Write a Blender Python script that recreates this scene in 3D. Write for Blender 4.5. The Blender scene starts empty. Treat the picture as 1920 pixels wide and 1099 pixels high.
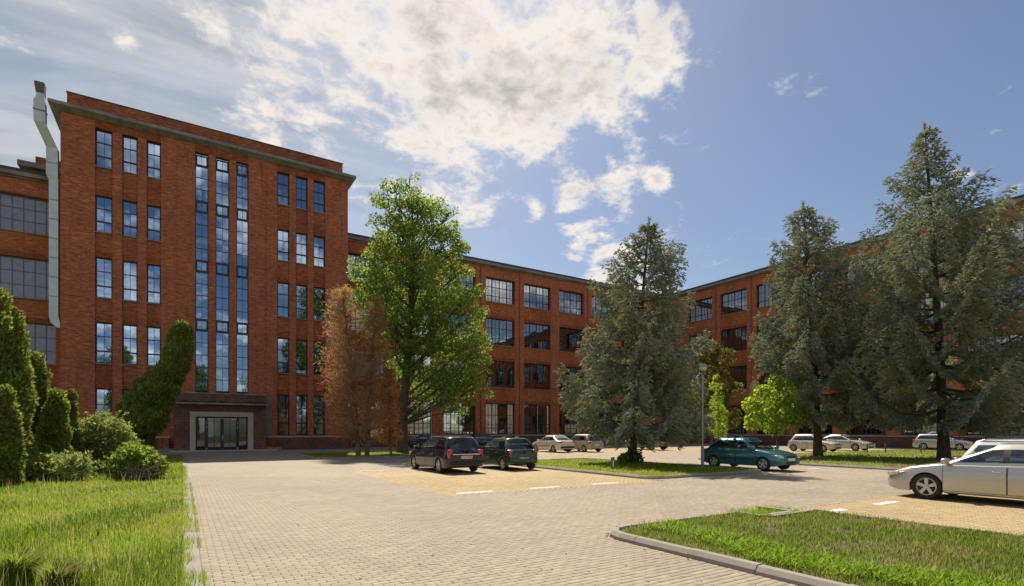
import bpy, bmesh, math, random
import numpy as np
from mathutils import Vector, Matrix, Quaternion

random.seed(7)
RNG = np.random.default_rng(11)
SC = bpy.context.scene
COL = SC.collection
R = math.radians

# ------------------------------------------------------------------ camera
# World axes: X runs along the tower front, Y runs away from the viewer into the buildings.
CAM_F, CAM_H, HOR = 993.0, 1.72, 809.0
UX, UY = 0.849, 0.528
cam_data = bpy.data.cameras.new('camera')
cam = bpy.data.objects.new('camera', cam_data)
COL.objects.link(cam)
cam.location = (0, 0, CAM_H)
cam.rotation_euler = (R(90), 0, -math.atan2(UY, UX))
cam_data.sensor_width = 36
cam_data.lens = CAM_F / 1920 * 36
cam_data.shift_y = (HOR - 549.5) / 1920
cam_data.clip_start = 0.1
cam_data.clip_end = 6000
SC.camera = cam
SC.render.resolution_x, SC.render.resolution_y = 1024, 586

# ------------------------------------------------------------------ node helper
def node(t, typ, ins=None, **props):
    nd = t.nodes.new(typ)
    for k, v in props.items():
        setattr(nd, k, v)
    for k, v in (ins or {}).items():
        s = nd.inputs[k]
        if isinstance(v, bpy.types.NodeSocket):
            t.links.new(v, s)
        else:
            s.default_value = v
    return nd

def math_(t, op, a, b=0.0, c=None, clamp=False):
    nd = node(t, 'ShaderNodeMath', {0: a, 1: b}, operation=op, use_clamp=clamp)
    if c is not None:
        if isinstance(c, bpy.types.NodeSocket): t.links.new(c, nd.inputs[2])
        else: nd.inputs[2].default_value = c
    return nd.outputs[0]

def mixc(t, fac, a, b, blend='MIX'):
    nd = node(t, 'ShaderNodeMix', {0: fac, 6: a, 7: b}, data_type='RGBA', blend_type=blend)
    return nd.outputs[2]

def ramp(t, fac, lo, hi, to0=0.0, to1=1.0, smooth=True):
    nd = node(t, 'ShaderNodeMapRange', {0: fac, 1: lo, 2: hi, 3: to0, 4: to1},
              interpolation_type='SMOOTHSTEP' if smooth else 'LINEAR')
    return nd.outputs[0]

def noise(t, vec, scale, detail=4, rough=0.55, lac=2.0, dist=0.0):
    nd = node(t, 'ShaderNodeTexNoise', {'Scale': scale, 'Detail': detail, 'Roughness': rough, 'Lacunarity': lac, 'Distortion': dist})
    if vec is not None: t.links.new(vec, nd.inputs['Vector'])
    return nd.outputs[0]

# ------------------------------------------------------------------ sun and sky
SUN_EL = 53.5
SUN_AZ = 14.6          # from +Y towards +X
ce, se = math.cos(R(SUN_EL)), math.sin(R(SUN_EL))
TO_SUN = Vector((math.sin(R(SUN_AZ)) * ce, math.cos(R(SUN_AZ)) * ce, se))
sun_data = bpy.data.lights.new('sun', 'SUN')
sun_data.energy = 2.5
sun_data.angle = R(0.6)
sun_data.color = (1.0, 0.92, 0.78)
sun = bpy.data.objects.new('sun', sun_data)
COL.objects.link(sun)
sun.rotation_euler = TO_SUN.to_track_quat('Z', 'Y').to_euler()
sun.location = (0, 60, 90)

def view_dir(px, py):
    """world direction of a point of the sky in view"""
    q, w = (px - 960) / CAM_F, (HOR - py) / CAM_F
    return Vector((UX * q + UY, UX - UY * q, w)).normalized()

world = bpy.data.worlds.new('World')
SC.world = world
world.use_nodes = True
wt = world.node_tree
wt.nodes.clear()
sky = node(wt, 'ShaderNodeTexSky', sky_type='NISHITA', sun_disc=False)
sky.sun_elevation = R(SUN_EL)
sky.sun_rotation = R(SUN_AZ)
sky.altitude = 150
sky.air_density = 1.0
sky.dust_density = 1.2
sky.ozone_density = 1.6
gen = node(wt, 'ShaderNodeTexCoord').outputs['Generated']
nrm = node(wt, 'ShaderNodeVectorMath', {0: gen}, operation='NORMALIZE').outputs[0]
sep = node(wt, 'ShaderNodeSeparateXYZ', {0: nrm})
zc = math_(wt, 'MAXIMUM', sep.outputs[2], 0.02)
den = math_(wt, 'ADD', zc, 0.22)
px_ = math_(wt, 'DIVIDE', sep.outputs[0], den)
py_ = math_(wt, 'DIVIDE', sep.outputs[1], den)
pl = node(wt, 'ShaderNodeCombineXYZ', {0: px_, 1: py_, 2: 0.0}).outputs[0]
n_big = noise(wt, pl, 2.3, 10, 0.60, dist=0.25)
n_fine = noise(wt, pl, 9.0, 7, 0.62, dist=0.2)
def wsum(lst):
    s = None
    for x in lst:
        s = x if s is None else math_(wt, 'MAXIMUM', s, x)
    return s
def blob(px, py, r_in, r_out, amt):
    d = node(wt, 'ShaderNodeVectorMath', {0: nrm, 1: view_dir(px, py)}, operation='DISTANCE').outputs['Value']
    return ramp(wt, d, r_in, r_out, amt, 0.0)
# the large cumulus overhead, its two lower lobes and the small ones above the roofs
big = wsum([blob(600, 30, .02, .26, .42), blob(800, 60, .04, .32, .55), blob(980, 60, .04, .28, .56), blob(1110, 110, .02, .20, .50),
            blob(780, 225, .01, .12, .46), blob(1225, 30, .01, .10, .46), blob(1080, 185, .0, .11, .44), blob(640, 170, .0, .15, .36), blob(900, 200, .0, .12, .34),
            blob(1090, 358, .0, .07, .46), blob(1160, 350, .0, .10, .54), blob(1150, 315, .0, .05, .48), blob(1225, 340, .0, .05, .50), blob(1110, 475, .0, .10, .54), blob(1165, 510, .0, .10, .54), blob(1080, 510, .0, .07, .44),
            blob(1005, 397, .0, .03, .40), blob(500, 265, .0, .06, .36), blob(620, 275, .0, .06, .38), blob(245, 80, .0, .05, .34), blob(420, 60, .0, .08, .28), blob(560, 110, .0, .16, .36)])
n_wisp = noise(wt, pl, 26.0, 6, .65, dist=.6)
dens = math_(wt, 'ADD', math_(wt, 'ADD', math_(wt, 'MULTIPLY_ADD', n_big, 1.7, -.85), math_(wt, 'MULTIPLY_ADD', n_fine, 1.15, -.575)), math_(wt, 'MULTIPLY_ADD', n_wisp, .5, -.25))
dens = math_(wt, 'SUBTRACT', math_(wt, 'ADD', dens, big), blob(1560, 140, .06, .30, .15))
cov = ramp(wt, dens, .16, .50)
# thin high veil towards the west (left of the picture), as wide as the sky
veil_d = node(wt, 'ShaderNodeVectorMath', {0: nrm, 1: view_dir(-250, 60)}, operation='DISTANCE').outputs['Value']
veil = math_(wt, 'MULTIPLY', ramp(wt, veil_d, .25, .88, .95, 0.0), ramp(wt, noise(wt, pl, 1.7, 6, .55), .25, .75, .5, 1.0))
far_cov = ramp(wt, math_(wt, 'ADD', n_big, math_(wt, 'MULTIPLY', n_fine, .2)), .56, .80, 0.0, .75)
behind = ramp(wt, math_(wt, 'ADD', math_(wt, 'MULTIPLY', sep.outputs[0], UY), math_(wt, 'MULTIPLY', sep.outputs[1], UX)), .1, -.3)
cov = math_(wt, 'MAXIMUM', cov, math_(wt, 'MULTIPLY', far_cov, behind))  # adds unseen cloud cover behind the viewer as fill for the facades
thick = ramp(wt, math_(wt, 'ADD', dens, math_(wt, 'MULTIPLY', noise(wt, pl, 5.0, 6, .6), .9)), .85, 1.45)
SKY_K = 0.15
cloud_fill = ramp(wt, node(wt, 'ShaderNodeVectorMath', {0: nrm, 1: TO_SUN}, operation='DOT_PRODUCT').outputs['Value'], .75, -.45)   # clouds away from the sun are made extra bright to fill the shaded facades
cl_near = mixc(wt, thick, (2.2, 2.06, 1.9, 1), (1.08, 1.04, 1.0, 1))
cl_col = mixc(wt, cloud_fill, cl_near, (6.4, 6.0, 5.4, 1))
veil_n = noise(wt, node(wt, 'ShaderNodeMapping', {'Vector': pl, 'Rotation': (0, 0, .9), 'Scale': (.8, 3.2, 1)}).outputs[0], 2.2, 8, .62, dist=.5)
veil_col = mixc(wt, ramp(wt, veil_n, .36, .66), (.80, .92, 1.02, 1), (1.50, 1.50, 1.46, 1))
skyc = mixc(wt, 1.0, sky.outputs[0], (0.238, 0.236, 0.236, 1), 'MULTIPLY')
c1 = mixc(wt, veil, skyc, veil_col)
c2 = mixc(wt, cov, c1, cl_col)
bg = node(wt, 'ShaderNodeBackground', {0: c2, 1: SKY_K})
wo = node(wt, 'ShaderNodeOutputWorld', {0: bg.outputs[0]})

vs = SC.view_settings
vs.view_transform = 'Standard'
vs.look = 'None'
vs.exposure = 1.5
vs.gamma = 1.0
vs.use_curve_mapping = False
SC.cycles.max_bounces = 8
SC.cycles.transparent_max_bounces = 12
SC.cycles.diffuse_bounces = 4
SC.cycles.use_denoising = True
SC.cycles.sample_clamp_indirect = 6.0

# ------------------------------------------------------------------ survey helper
def G(px, py, z=0.0):
    """ground plan position (X, Y) of a point seen at picture position (px, py) at height z"""
    q = (px - 960) / CAM_F
    d = CAM_F * (CAM_H - z) / (py - HOR)
    return (d * (UX * q + UY), d * (UX - UY * q))
def GD(px, d):
    """plan position on the sight line through picture column px at camera depth d"""
    q = (px - 960) / CAM_F
    return (d * (UX * q + UY), d * (UX - UY * q))
def depth(x, y): return x * UY + y * UX
def lateral(x, y): return x * UX - y * UY

# ------------------------------------------------------------------ object helpers
def link(o, parent=None):
    COL.objects.link(o)
    if parent is not None: o.parent = parent
    return o
def tag(o, label=None, cat=None, group=None, kind=None):
    if label: o['label'] = label
    if cat: o['category'] = cat
    if group: o['group'] = group
    if kind: o['kind'] = kind
    return o
def empty(name, loc=(0, 0, 0), rz=0.0, parent=None):
    o = bpy.data.objects.new(name, None)
    o.location = loc; o.rotation_euler = (0, 0, rz); o.empty_display_size = .3
    return link(o, parent)
def obj(name, me, parent=None, loc=None, rot=None, scale=None):
    o = bpy.data.objects.new(name, me)
    if loc is not None: o.location = loc
    if rot is not None: o.rotation_euler = rot
    if scale is not None: o.scale = scale
    return link(o, parent)
def mesh_np(name, V, F, mat=None, tint=None, smooth=False):
    """mesh from an (n,3) array of vertices and an (m,k) array of faces, all of k corners; tint is one value per face"""
    V = np.asarray(V, np.float32); F = np.asarray(F, np.int32)
    me = bpy.data.meshes.new(name)
    m, k = F.shape
    me.vertices.add(len(V)); me.vertices.foreach_set('co', V.ravel())
    me.loops.add(m * k); me.loops.foreach_set('vertex_index', F.ravel())
    me.polygons.add(m); me.polygons.foreach_set('loop_start', np.arange(0, m * k, k, dtype=np.int32))
    if smooth: me.polygons.foreach_set('use_smooth', np.ones(m, bool))
    me.update(calc_edges=True)
    if tint is not None:
        at = me.attributes.new('tint', 'FLOAT', 'FACE')
        at.data.foreach_set('value', np.asarray(tint, np.float32))
    if mat: me.materials.append(mat)
    return me
def mesh_bm(name, bm, mat=None, smooth=False):
    me = bpy.data.meshes.new(name)
    bmesh.ops.recalc_face_normals(bm, faces=bm.faces)
    bm.to_mesh(me); bm.free()
    if mat: me.materials.append(mat)
    if smooth:
        for p in me.polygons: p.use_smooth = True
    return me
def bm_box(bm, x0, x1, y0, y1, z0, z1):
    v = [bm.verts.new(p) for p in ((x0, y0, z0), (x1, y0, z0), (x1, y1, z0), (x0, y1, z0), (x0, y0, z1), (x1, y0, z1), (x1, y1, z1), (x0, y1, z1))]
    for f in ((0, 3, 2, 1), (4, 5, 6, 7), (0, 1, 5, 4), (1, 2, 6, 5), (2, 3, 7, 6), (3, 0, 4, 7)):
        bm.faces.new([v[i] for i in f])
_cubes = {}
def cube(mat):
    if mat.name not in _cubes:
        bm = bmesh.new(); bm_box(bm, 0, 1, 0, 1, 0, 1)
        _cubes[mat.name] = mesh_bm('block', bm, mat)
    return _cubes[mat.name]
def box(name, mat, x0, x1, y0, y1, z0, z1, parent=None):
    return obj(name, cube(mat), parent, (x0, y0, z0), None, (x1 - x0, y1 - y0, z1 - z0))

# ------------------------------------------------------------------ materials
def new_mat(name):
    m = bpy.data.materials.new(name); m.use_nodes = True
    t = m.node_tree; t.nodes.clear()
    out = node(t, 'ShaderNodeOutputMaterial')
    return m, t, out
def principled(t, out, col, rough=.6, bump=None, bump_s=.3, bump_d=.01, **kw):
    ins = {'Base Color': col, 'Roughness': rough}
    ins.update(kw)
    p = node(t, 'ShaderNodeBsdfPrincipled', ins)
    if bump is not None:
        b = node(t, 'ShaderNodeBump', {'Strength': bump_s, 'Distance': bump_d, 'Height': bump})
        t.links.new(b.outputs[0], p.inputs['Normal'])
    t.links.new(p.outputs[0], out.inputs[0])
    return p
def wpos(t): return node(t, 'ShaderNodeNewGeometry').outputs['Position']
def plain(name, col, rough=.6, metallic=0.0, var=.12, scale=6.0, spec=.5, coat=0.0):
    m, t, out = new_mat(name)
    n = noise(t, node(t, 'ShaderNodeTexCoord').outputs['Object'], scale, 5, .6)
    c = mixc(t, n, tuple(x * (1 - var) for x in col) + (1,), tuple(min(1, x * (1 + var)) for x in col) + (1,))
    principled(t, out, c, rough, Metallic=metallic, **{'Specular IOR Level': spec, 'Coat Weight': coat})
    return m
def wall_vec(t, upright=False):
    s = node(t, 'ShaderNodeSeparateXYZ', {0: wpos(t)})
    h = math_(t, 'ADD', s.outputs[0], s.outputs[1])
    a, b = (s.outputs[2], h) if upright else (h, s.outputs[2])
    return node(t, 'ShaderNodeCombineXYZ', {0: a, 1: b, 2: 0.0}).outputs[0]
def brick_mat(name, c1, c2, mortar, w=.26, h=.078, upright=False, dirt=.25, gap=.007):
    m, t, out = new_mat(name)
    v = wall_vec(t, upright)
    bt = node(t, 'ShaderNodeTexBrick', {'Vector': v, 'Color1': c1 + (1,), 'Color2': c2 + (1,), 'Mortar': mortar + (1,), 'Scale': 1.0,
              'Mortar Size': gap, 'Mortar Smooth': .2, 'Bias': -.1, 'Brick Width': w, 'Row Height': h})
    p = wpos(t)
    def mp(sx, sy): return node(t, 'ShaderNodeMapping', {'Vector': v, 'Scale': (sx, sy, 1) if not upright else (sy, sx, 1)}).outputs[0]
    pale = noise(t, mp(1.6, 7.0), 1.0, 4, .7)
    c = mixc(t, ramp(t, pale, .50, .64, 0, .75), bt.outputs[0], (min(1, c1[0] * 1.35), c1[1] * 1.55, c1[2] * 1.4, 1))
    dk = noise(t, mp(2.3, 8.5), 1.0, 4, .7)
    c = mixc(t, ramp(t, dk, .51, .64, 0, .72), c, (c2[0] * .5, c2[1] * .52, c2[2] * .75, 1))
    mid = noise(t, p, .45, 6, .62)
    c = mixc(t, ramp(t, mid, .40, .72, 0, dirt * 1.2), c, (c2[0] * .5, c2[1] * .55, c2[2] * .7, 1))
    streak = noise(t, mp(2.2, .22), 1.0, 5, .62)
    c = mixc(t, ramp(t, streak, .55, .76, 0, .60), c, (.045, .032, .026, 1))
    principled(t, out, c, .9, bt.outputs[1], -.5, .006, **{'Specular IOR Level': .12})
    return m
M = {}
M['brick'] = brick_mat('red_brick', (.520, .152, .066), (.320, .090, .047), (.26, .15, .095))
M['brick_dark'] = brick_mat('weathered_brick', (.450, .126, .056), (.270, .076, .038), (.2, .115, .075), dirt=.45)
M['soldier'] = brick_mat('soldier_brick', (.400, .105, .036), (.270, .070, .028), (.14, .08, .05), upright=True, gap=.012)
M['brick_wing'] = brick_mat('orange_brick', (.550, .165, .072), (.380, .108, .052), (.26, .14, .085), dirt=.28)
M['brick_wing_dark'] = brick_mat('wing_spandrel_brick', (.520, .155, .056), (.360, .100, .040), (.22, .125, .08), dirt=.4)
M['tile'] = brick_mat('glazed_tile', (.190, .085, .062), (.135, .060, .048), (.24, .17, .15), w=.24, h=.24, dirt=.5, gap=.012)
for _m in ('tile',):
    M[_m].node_tree.nodes['Principled BSDF'].inputs['Roughness'].default_value = .35
def conc_mat(name, col, dark=.4, rough=.9):
    m, t, out = new_mat(name)
    p = wpos(t)
    n1 = noise(t, p, 1.3, 7, .65); n2 = noise(t, p, 14, 4, .6)
    c = mixc(t, ramp(t, n1, .35, .7, 0, dark), col + (1,), tuple(x * .35 for x in col) + (1,))
    c = mixc(t, math_(t, 'MULTIPLY', n2, .3), c, tuple(x * .6 for x in col) + (1,))
    principled(t, out, c, rough, n2, .35, .01)
    return m
M['concrete'] = conc_mat('weathered_concrete', (.30, .27, .22), .75)
M['concrete_pale'] = conc_mat('pale_concrete', (.52, .47, .39), .3)
M['sill'] = conc_mat('stone_sill', (.34, .30, .25), .5)
M['kerb'] = conc_mat('kerb_concrete', (.30, .265, .215), .35)
M['roofing'] = plain('bitumen_roofing', (.06, .06, .065), .8)
M['frame'] = plain('dark_window_frame', (.016, .017, .024), .4)
M['frame_old'] = plain('rusty_grey_frame', (.16, .145, .14), .8, var=.5, scale=3)
M['frame_black'] = plain('black_steel_frame', (.012, .013, .017), .45)
M['interior'] = plain('dark_interior_wall', (.16, .15, .13), .9)
M['slab'] = plain('floor_slab', (.22, .21, .19), .9)
M['curtain'] = plain('pale_curtain', (.62, .60, .55), .9, var=.2, scale=2)
M['duct'] = plain('galvanised_duct', (.54, .55, .54), .5, metallic=.35, var=.25, scale=2.2)
M['duct_dark'] = plain('rusty_duct_cap', (.16, .12, .11), .7, metallic=.3, var=.5)
def glass_mat(name, refl, tint, gtint=(.92, .96, 1.0), rough=.0):
    m, t, out = new_mat(name)
    tr = node(t, 'ShaderNodeBsdfTransparent', {0: tint + (1,)})
    p = node(t, 'ShaderNodeTexCoord').outputs['Object']
    bmp = node(t, 'ShaderNodeBump', {'Strength': .03, 'Distance': .02, 'Height': noise(t, wpos(t), 1.6, 2, .5)})
    gl = node(t, 'ShaderNodeBsdfGlossy', {0: gtint + (1,), 'Roughness': rough, 'Normal': bmp.outputs[0]})
    fr = node(t, 'ShaderNodeFresnel', {'IOR': 1.5})
    fac = math_(t, 'ADD', math_(t, 'MULTIPLY', fr.outputs[0], 1 - refl), refl, clamp=True)
    mx = node(t, 'ShaderNodeMixShader', {0: fac, 1: tr.outputs[0], 2: gl.outputs[0]})
    t.links.new(mx.outputs[0], out.inputs[0])
    return m
M['glass'] = glass_mat('coated_window_glass', .38, (.40, .44, .50), (.52, .66, .86))
M['glass_door'] = glass_mat('door_glass', .06, (.30, .31, .30))
M['glass_wing'] = glass_mat('wing_window_glass', .20, (.50, .50, .48))
def milky_mat():
    m, t, out = new_mat('milky_old_glass')
    n = noise(t, wpos(t), 1.4, 5, .6, dist=1.0)
    c = mixc(t, n, (.10, .10, .155, 1), (.27, .26, .36, 1))
    principled(t, out, c, .22, **{'Specular IOR Level': .9})
    return m
M['glass_old'] = milky_mat()

# ------------------------------------------------------------------ ground and paving
def ground_mat():
    m, t, out = new_mat('distant_ground')
    n = noise(t, wpos(t), .05, 8, .6)
    principled(t, out, mixc(t, n, (.06, .085, .03, 1), (.12, .12, .06, 1)), .95)
    return m
def paving_mat(name, c1, c2, joint, swap=False):
    m, t, out = new_mat(name)
    s = node(t, 'ShaderNodeSeparateXYZ', {0: wpos(t)})
    a, b = (1, 0) if swap else (0, 1)
    v = node(t, 'ShaderNodeCombineXYZ', {0: s.outputs[a], 1: s.outputs[b], 2: 0.0}).outputs[0]
    bt = node(t, 'ShaderNodeTexBrick', {'Vector': v, 'Color1': c1 + (1,), 'Color2': c2 + (1,), 'Mortar': joint + (1,), 'Scale': 1.0,
              'Mortar Size': .005, 'Mortar Smooth': .3, 'Bias': 0.0, 'Brick Width': .2, 'Row Height': .1})
    stain = ramp(t, noise(t, wpos(t), .33, 7, .66), .42, .70, 0, .55)
    c = mixc(t, stain, bt.outputs[0], tuple(x * .62 for x in c1) + (1,))
    c = mixc(t, ramp(t, noise(t, node(t, 'ShaderNodeMapping', {'Vector': wpos(t), 'Scale': (.55, .10, 1)}).outputs[0], 1.0, 6, .6), .50, .72, 0, .32), c, tuple(x * .55 for x in c1) + (1,))
    c = mixc(t, ramp(t, noise(t, wpos(t), 2.5, 4, .6), .55, .8, 0, .3), c, tuple(x * 1.25 for x in c1) + (1,))
    principled(t, out, c, .85, bt.outputs[1], -.3, .004)
    return m
def paver_mat(name, c1, c2, single):
    m, t, out = new_mat(name)
    if single: r = node(t, 'ShaderNodeObjectInfo').outputs['Random']
    else: r = node(t, 'ShaderNodeAttribute', attribute_name='tint').outputs['Fac']
    c = mixc(t, r, c1 + (1,), c2 + (1,))
    p = wpos(t)
    stain = ramp(t, noise(t, p, .33, 7, .66), .42, .70, 0, .55)
    c = mixc(t, stain, c, tuple(x * .62 for x in c1) + (1,))
    c = mixc(t, ramp(t, noise(t, node(t, 'ShaderNodeMapping', {'Vector': p, 'Scale': (.55, .10, 1)}).outputs[0], 1.0, 6, .6), .50, .72, 0, .32), c, tuple(x * .55 for x in c1) + (1,))
    c = mixc(t, ramp(t, noise(t, p, 2.5, 4, .6), .55, .8, 0, .3), c, tuple(x * 1.25 for x in c1) + (1,))
    g = noise(t, p, 90, 3, .7)
    c = mixc(t, math_(t, 'MULTIPLY', g, .35), c, tuple(x * .55 for x in c1) + (1,))
    principled(t, out, c, .85, g, .3, .003)
    return m
GREY1, GREY2 = (.362, .294, .216), (.292, .237, .174)
YEL1, YEL2 = (.440, .325, .165), (.345, .250, .122)
M['paving_grey'] = paving_mat('grey_paving', GREY1, GREY2, (.085, .070, .050))
M['paving_yellow'] = paving_mat('yellow_paving', YEL1, YEL2, (.12, .085, .04), swap=True)
M['paver_grey'] = paver_mat('grey_paver_field', GREY1, GREY2, False)
M['paver_grey_one'] = paver_mat('grey_paver', GREY1, GREY2, True)
M['paver_yellow'] = paver_mat('yellow_paver_field', YEL1, YEL2, False)
M['joint'] = plain('joint_sand', (.055, .046, .034), .95)
M['soil'] = plain('soil', (.085, .072, .036), .95, var=.5, scale=1.5)
M['lawn_soil'] = plain('lawn_soil', (.13, .14, .045), .95, var=.5, scale=1.5)
def marking_mat():
    m, t, out = new_mat('worn_white_marking')
    p = wpos(t)
    w_ = ramp(t, noise(t, p, 9.0, 6, .7), .50, .62)
    principled(t, out, mixc(t, w_, (.66, .63, .57, 1), (.36, .28, .18, 1)), .85)
    return m
M['marking'] = marking_mat()

def sheet(name, pts, z, mat, kind='structure', parent=None):
    bm = bmesh.new()
    bm.faces.new([bm.verts.new((x, y, z)) for x, y in pts])
    o = obj(name, mesh_bm(name, bm, mat), parent)
    if kind: o['kind'] = kind
    return o
def rect(x0, x1, y0, y1): return [(x0, y0), (x1, y0), (x1, y1), (x0, y1)]
ground = sheet('ground', rect(-2500, 2500, -2500, 2500), -.06, ground_mat())
paving = sheet('paving', rect(0.0, 63.4, -14, 56.8), 0.0, M['paving_grey'])
forecourt = sheet('forecourt_paving', rect(-16, -0.002, 46.6, 56.8), 0.0, M['paving_grey'])
yellow_near = sheet('parking_bays_near', rect(11.25, 40, -14, 6.6), .004, M['paving_yellow'])
yellow_mid = sheet('parking_bays_middle', rect(6.0, 14.05, 12.75, 23.0), .004, M['paving_yellow'])
yellow_far = sheet('parking_bays_far', rect(22.5, 45, 30.5, 37.5), .004, M['paving_yellow'])
yellow_right = sheet('parking_bays_right', rect(42, 54.5, 22.2, 27.5), .004, M['paving_yellow'])

# islands: rounded outlines in plan
def rounded(corners, seg=.3):
    """corners: (x, y, radius); closed outline as a point list"""
    pts = []
    n = len(corners)
    for i, (x, y, r) in enumerate(corners):
        p0 = Vector(corners[i - 1][:2]); p = Vector((x, y)); p1 = Vector(corners[(i + 1) % n][:2])
        a, b = (p0 - p).normalized(), (p1 - p).normalized()
        if r <= .01:
            pts.append((x, y)); continue
        ang = a.angle(b); tlen = r / math.tan(ang / 2)
        c = p + (a + b).normalized() * (r / math.sin(ang / 2))
        s, e = p + a * tlen - c, p + b * tlen - c
        a0 = math.atan2(s.y, s.x); a1 = math.atan2(e.y, e.x)
        d = (a1 - a0 + math.pi) % (2 * math.pi) - math.pi
        k = max(3, int(abs(d) * r / seg))
        for j in range(k + 1):
            t_ = a0 + d * j / k
            pts.append((c.x + r * math.cos(t_), c.y + r * math.sin(t_)))
    return pts
def offset_in(pts, d):
    n = len(pts); out = []
    for i in range(n):
        p0, p, p1 = Vector(pts[i - 1]), Vector(pts[i]), Vector(pts[(i + 1) % n])
        e0 = (p - p0); e1 = (p1 - p)
        if e0.length < 1e-6: e0 = e1
        if e1.length < 1e-6: e1 = e0
        n0 = Vector((-e0.y, e0.x)).normalized(); n1 = Vector((-e1.y, e1.x)).normalized()
        m_ = (n0 + n1).normalized()
        k = d / max(.35, m_.dot(n0))
        out.append((p.x + m_.x * k, p.y + m_.y * k))
    return out
def resample(pts, step):
    """walk the closed outline and cut it into stones of about that length; every stone is a short point list"""
    n = len(pts); stones = []; cur = [pts[0]]; acc = 0.0
    for i in range(n):
        p, q = Vector(pts[i]), Vector(pts[(i + 1) % n])
        L = (q - p).length
        if L < 1e-6: continue
        pos = 0.0
        while L - pos > step - acc:
            pos += step - acc
            c = p + (q - p) * (pos / L)
            cur.append((c.x, c.y)); stones.append(cur); cur = [(c.x, c.y)]; acc = 0.0
        acc += L - pos
        if acc > .05:
            cur.append((q.x, q.y))
    if len(cur) > 1 and acc > .1: stones.append(cur)
    return stones
def kerb_stones(parent, outline, h=.12, w=.15, step=1.0, gap=.006, keep=None):
    for st in resample(outline, step):
        mid = st[len(st) // 2]
        if keep and not keep(*mid): continue
        P = [Vector(p) for p in st]
        if (P[-1] - P[0]).length < .06: continue
        P[0] = P[0] + (P[1] - P[0]).normalized() * gap / 2
        P[-1] = P[-1] + (P[-2] - P[-1]).normalized() * gap / 2
        bm = bmesh.new(); rings = []
        hh = h + random.uniform(-.006, .006)
        for i, p in enumerate(P):
            d = (P[min(i + 1, len(P) - 1)] - P[max(i - 1, 0)]).normalized()
            nn = Vector((-d.y, d.x))
            prof = ((0, -.05), (.0, hh - .06), (.045, hh - .004), (.06, hh), (w - .008, hh), (w, hh - .008), (w, -.05))
            rings.append([bm.verts.new((p.x + nn.x * o_, p.y + nn.y * o_, z)) for o_, z in prof])
        for i in range(len(rings) - 1):
            for j in range(6):
                bm.faces.new((rings[i][j], rings[i + 1][j], rings[i + 1][j + 1], rings[i][j + 1]))
        bm.faces.new(rings[0][::-1]); bm.faces.new(rings[-1])
        obj('kerb_stone', mesh_bm('kerb_stone', bm, M['kerb']), parent)
def point_in(pts, X, Y):
    P = np.asarray(pts); inside = np.zeros(np.shape(X), bool)
    n = len(P); j = n - 1
    for i in range(n):
        xi, yi = P[i]; xj, yj = P[j]
        c = ((yi > Y) != (yj > Y)) & (X < (xj - xi) * (Y - yi) / (yj - yi + 1e-12) + xi)
        inside ^= c; j = i
    return inside
ISL = {
    'front': rounded([(5.8, -14, 0), (11.12, -14, 0), (11.12, 6.04, .0), (9.55, 6.04, 0), (9.55, 6.72, 0), (5.8, 6.72, .55)]),
    'middle': rounded([(14.1, 13.25, .7), (20.85, 13.25, .5), (20.85, 25.0, .8), (14.1, 25.0, .8)]),
    'right': rounded([(26.6, 7.0, .8), (54.5, 7.0, .8), (54.5, 21.9, 1), (26.6, 21.9, 1.0)]),
    'tree': rounded([(6.9, 33.2, 1.6), (19.5, 33.2, 1.0), (19.5, 41.6, 1.0), (6.9, 41.6, 2.2)]),
}
ISL_OBJ = {}
for k, nm in (('front', 'grass_verge_front'), ('middle', 'grass_island_middle'), ('right', 'grass_island_right'), ('tree', 'grass_island_trees')):
    inner = offset_in(ISL[k], .12)
    o = sheet(nm, inner, .085, M['soil'] if k == 'front' else M['lawn_soil'])
    ISL_OBJ[k] = o
    kerb_stones(o, ISL[k], keep=(lambda x, y: y > -6) if k == 'front' else None)
lawn = sheet('lawn', rect(-60, 0.0, -14, 46.6), .02, M['lawn_soil'])
# concrete edging stones between lawn and paving
for j in range(56):
    b0 = -8 + j * .98
    if b0 > 46: break
    box('edging_stone', M['kerb'], .0 + random.uniform(-.006, .006), .20, b0, b0 + .974, -.04, .014 + random.uniform(-.004, .006), paving)
# kerb of the paved notch at the corner of the front verge
for (x0, x1, y0, y1) in ((10.47, 10.60, 6.17, 6.85), (9.70, 10.46, 6.045, 6.165)):
    box('kerb_stone', M['kerb'], x0, x1, y0, y1, -.04, .115, ISL_OBJ['front'])

# pavers: real stones as far as they can be told apart
def paver_template(L, W):
    a, b = L / 2 - .0032, W / 2 - .0032; i = .005
    V = []
    for (dx, dz) in ((i, .012), (0, .008), (0, -.002)):
        V += [(-a + dx, -b + dx, dz), (a - dx, -b + dx, dz), (a - dx, b - dx, dz), (-a + dx, b - dx, dz)]
    F = [(0, 1, 2, 3)]
    for r in (0, 4):
        for k in range(4):
            k2 = (k + 1) % 4
            F.append((r + k, r + 4 + k, r + 4 + k2, r + k2))
    return np.array(V), np.array(F)
def in_view(X, Y, dmax, margin=30):
    D = X * UY + Y * UX; Lt = X * UX - Y * UY
    with np.errstate(divide='ignore', invalid='ignore'):
        px = 960 + CAM_F * Lt / D; py = HOR + CAM_F * CAM_H / D
    return (D > 3) & (D < dmax) & (px > -margin) & (px < 1920 + margin) & (py < 1099 + margin)
NEAR_D = 20.0
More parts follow.
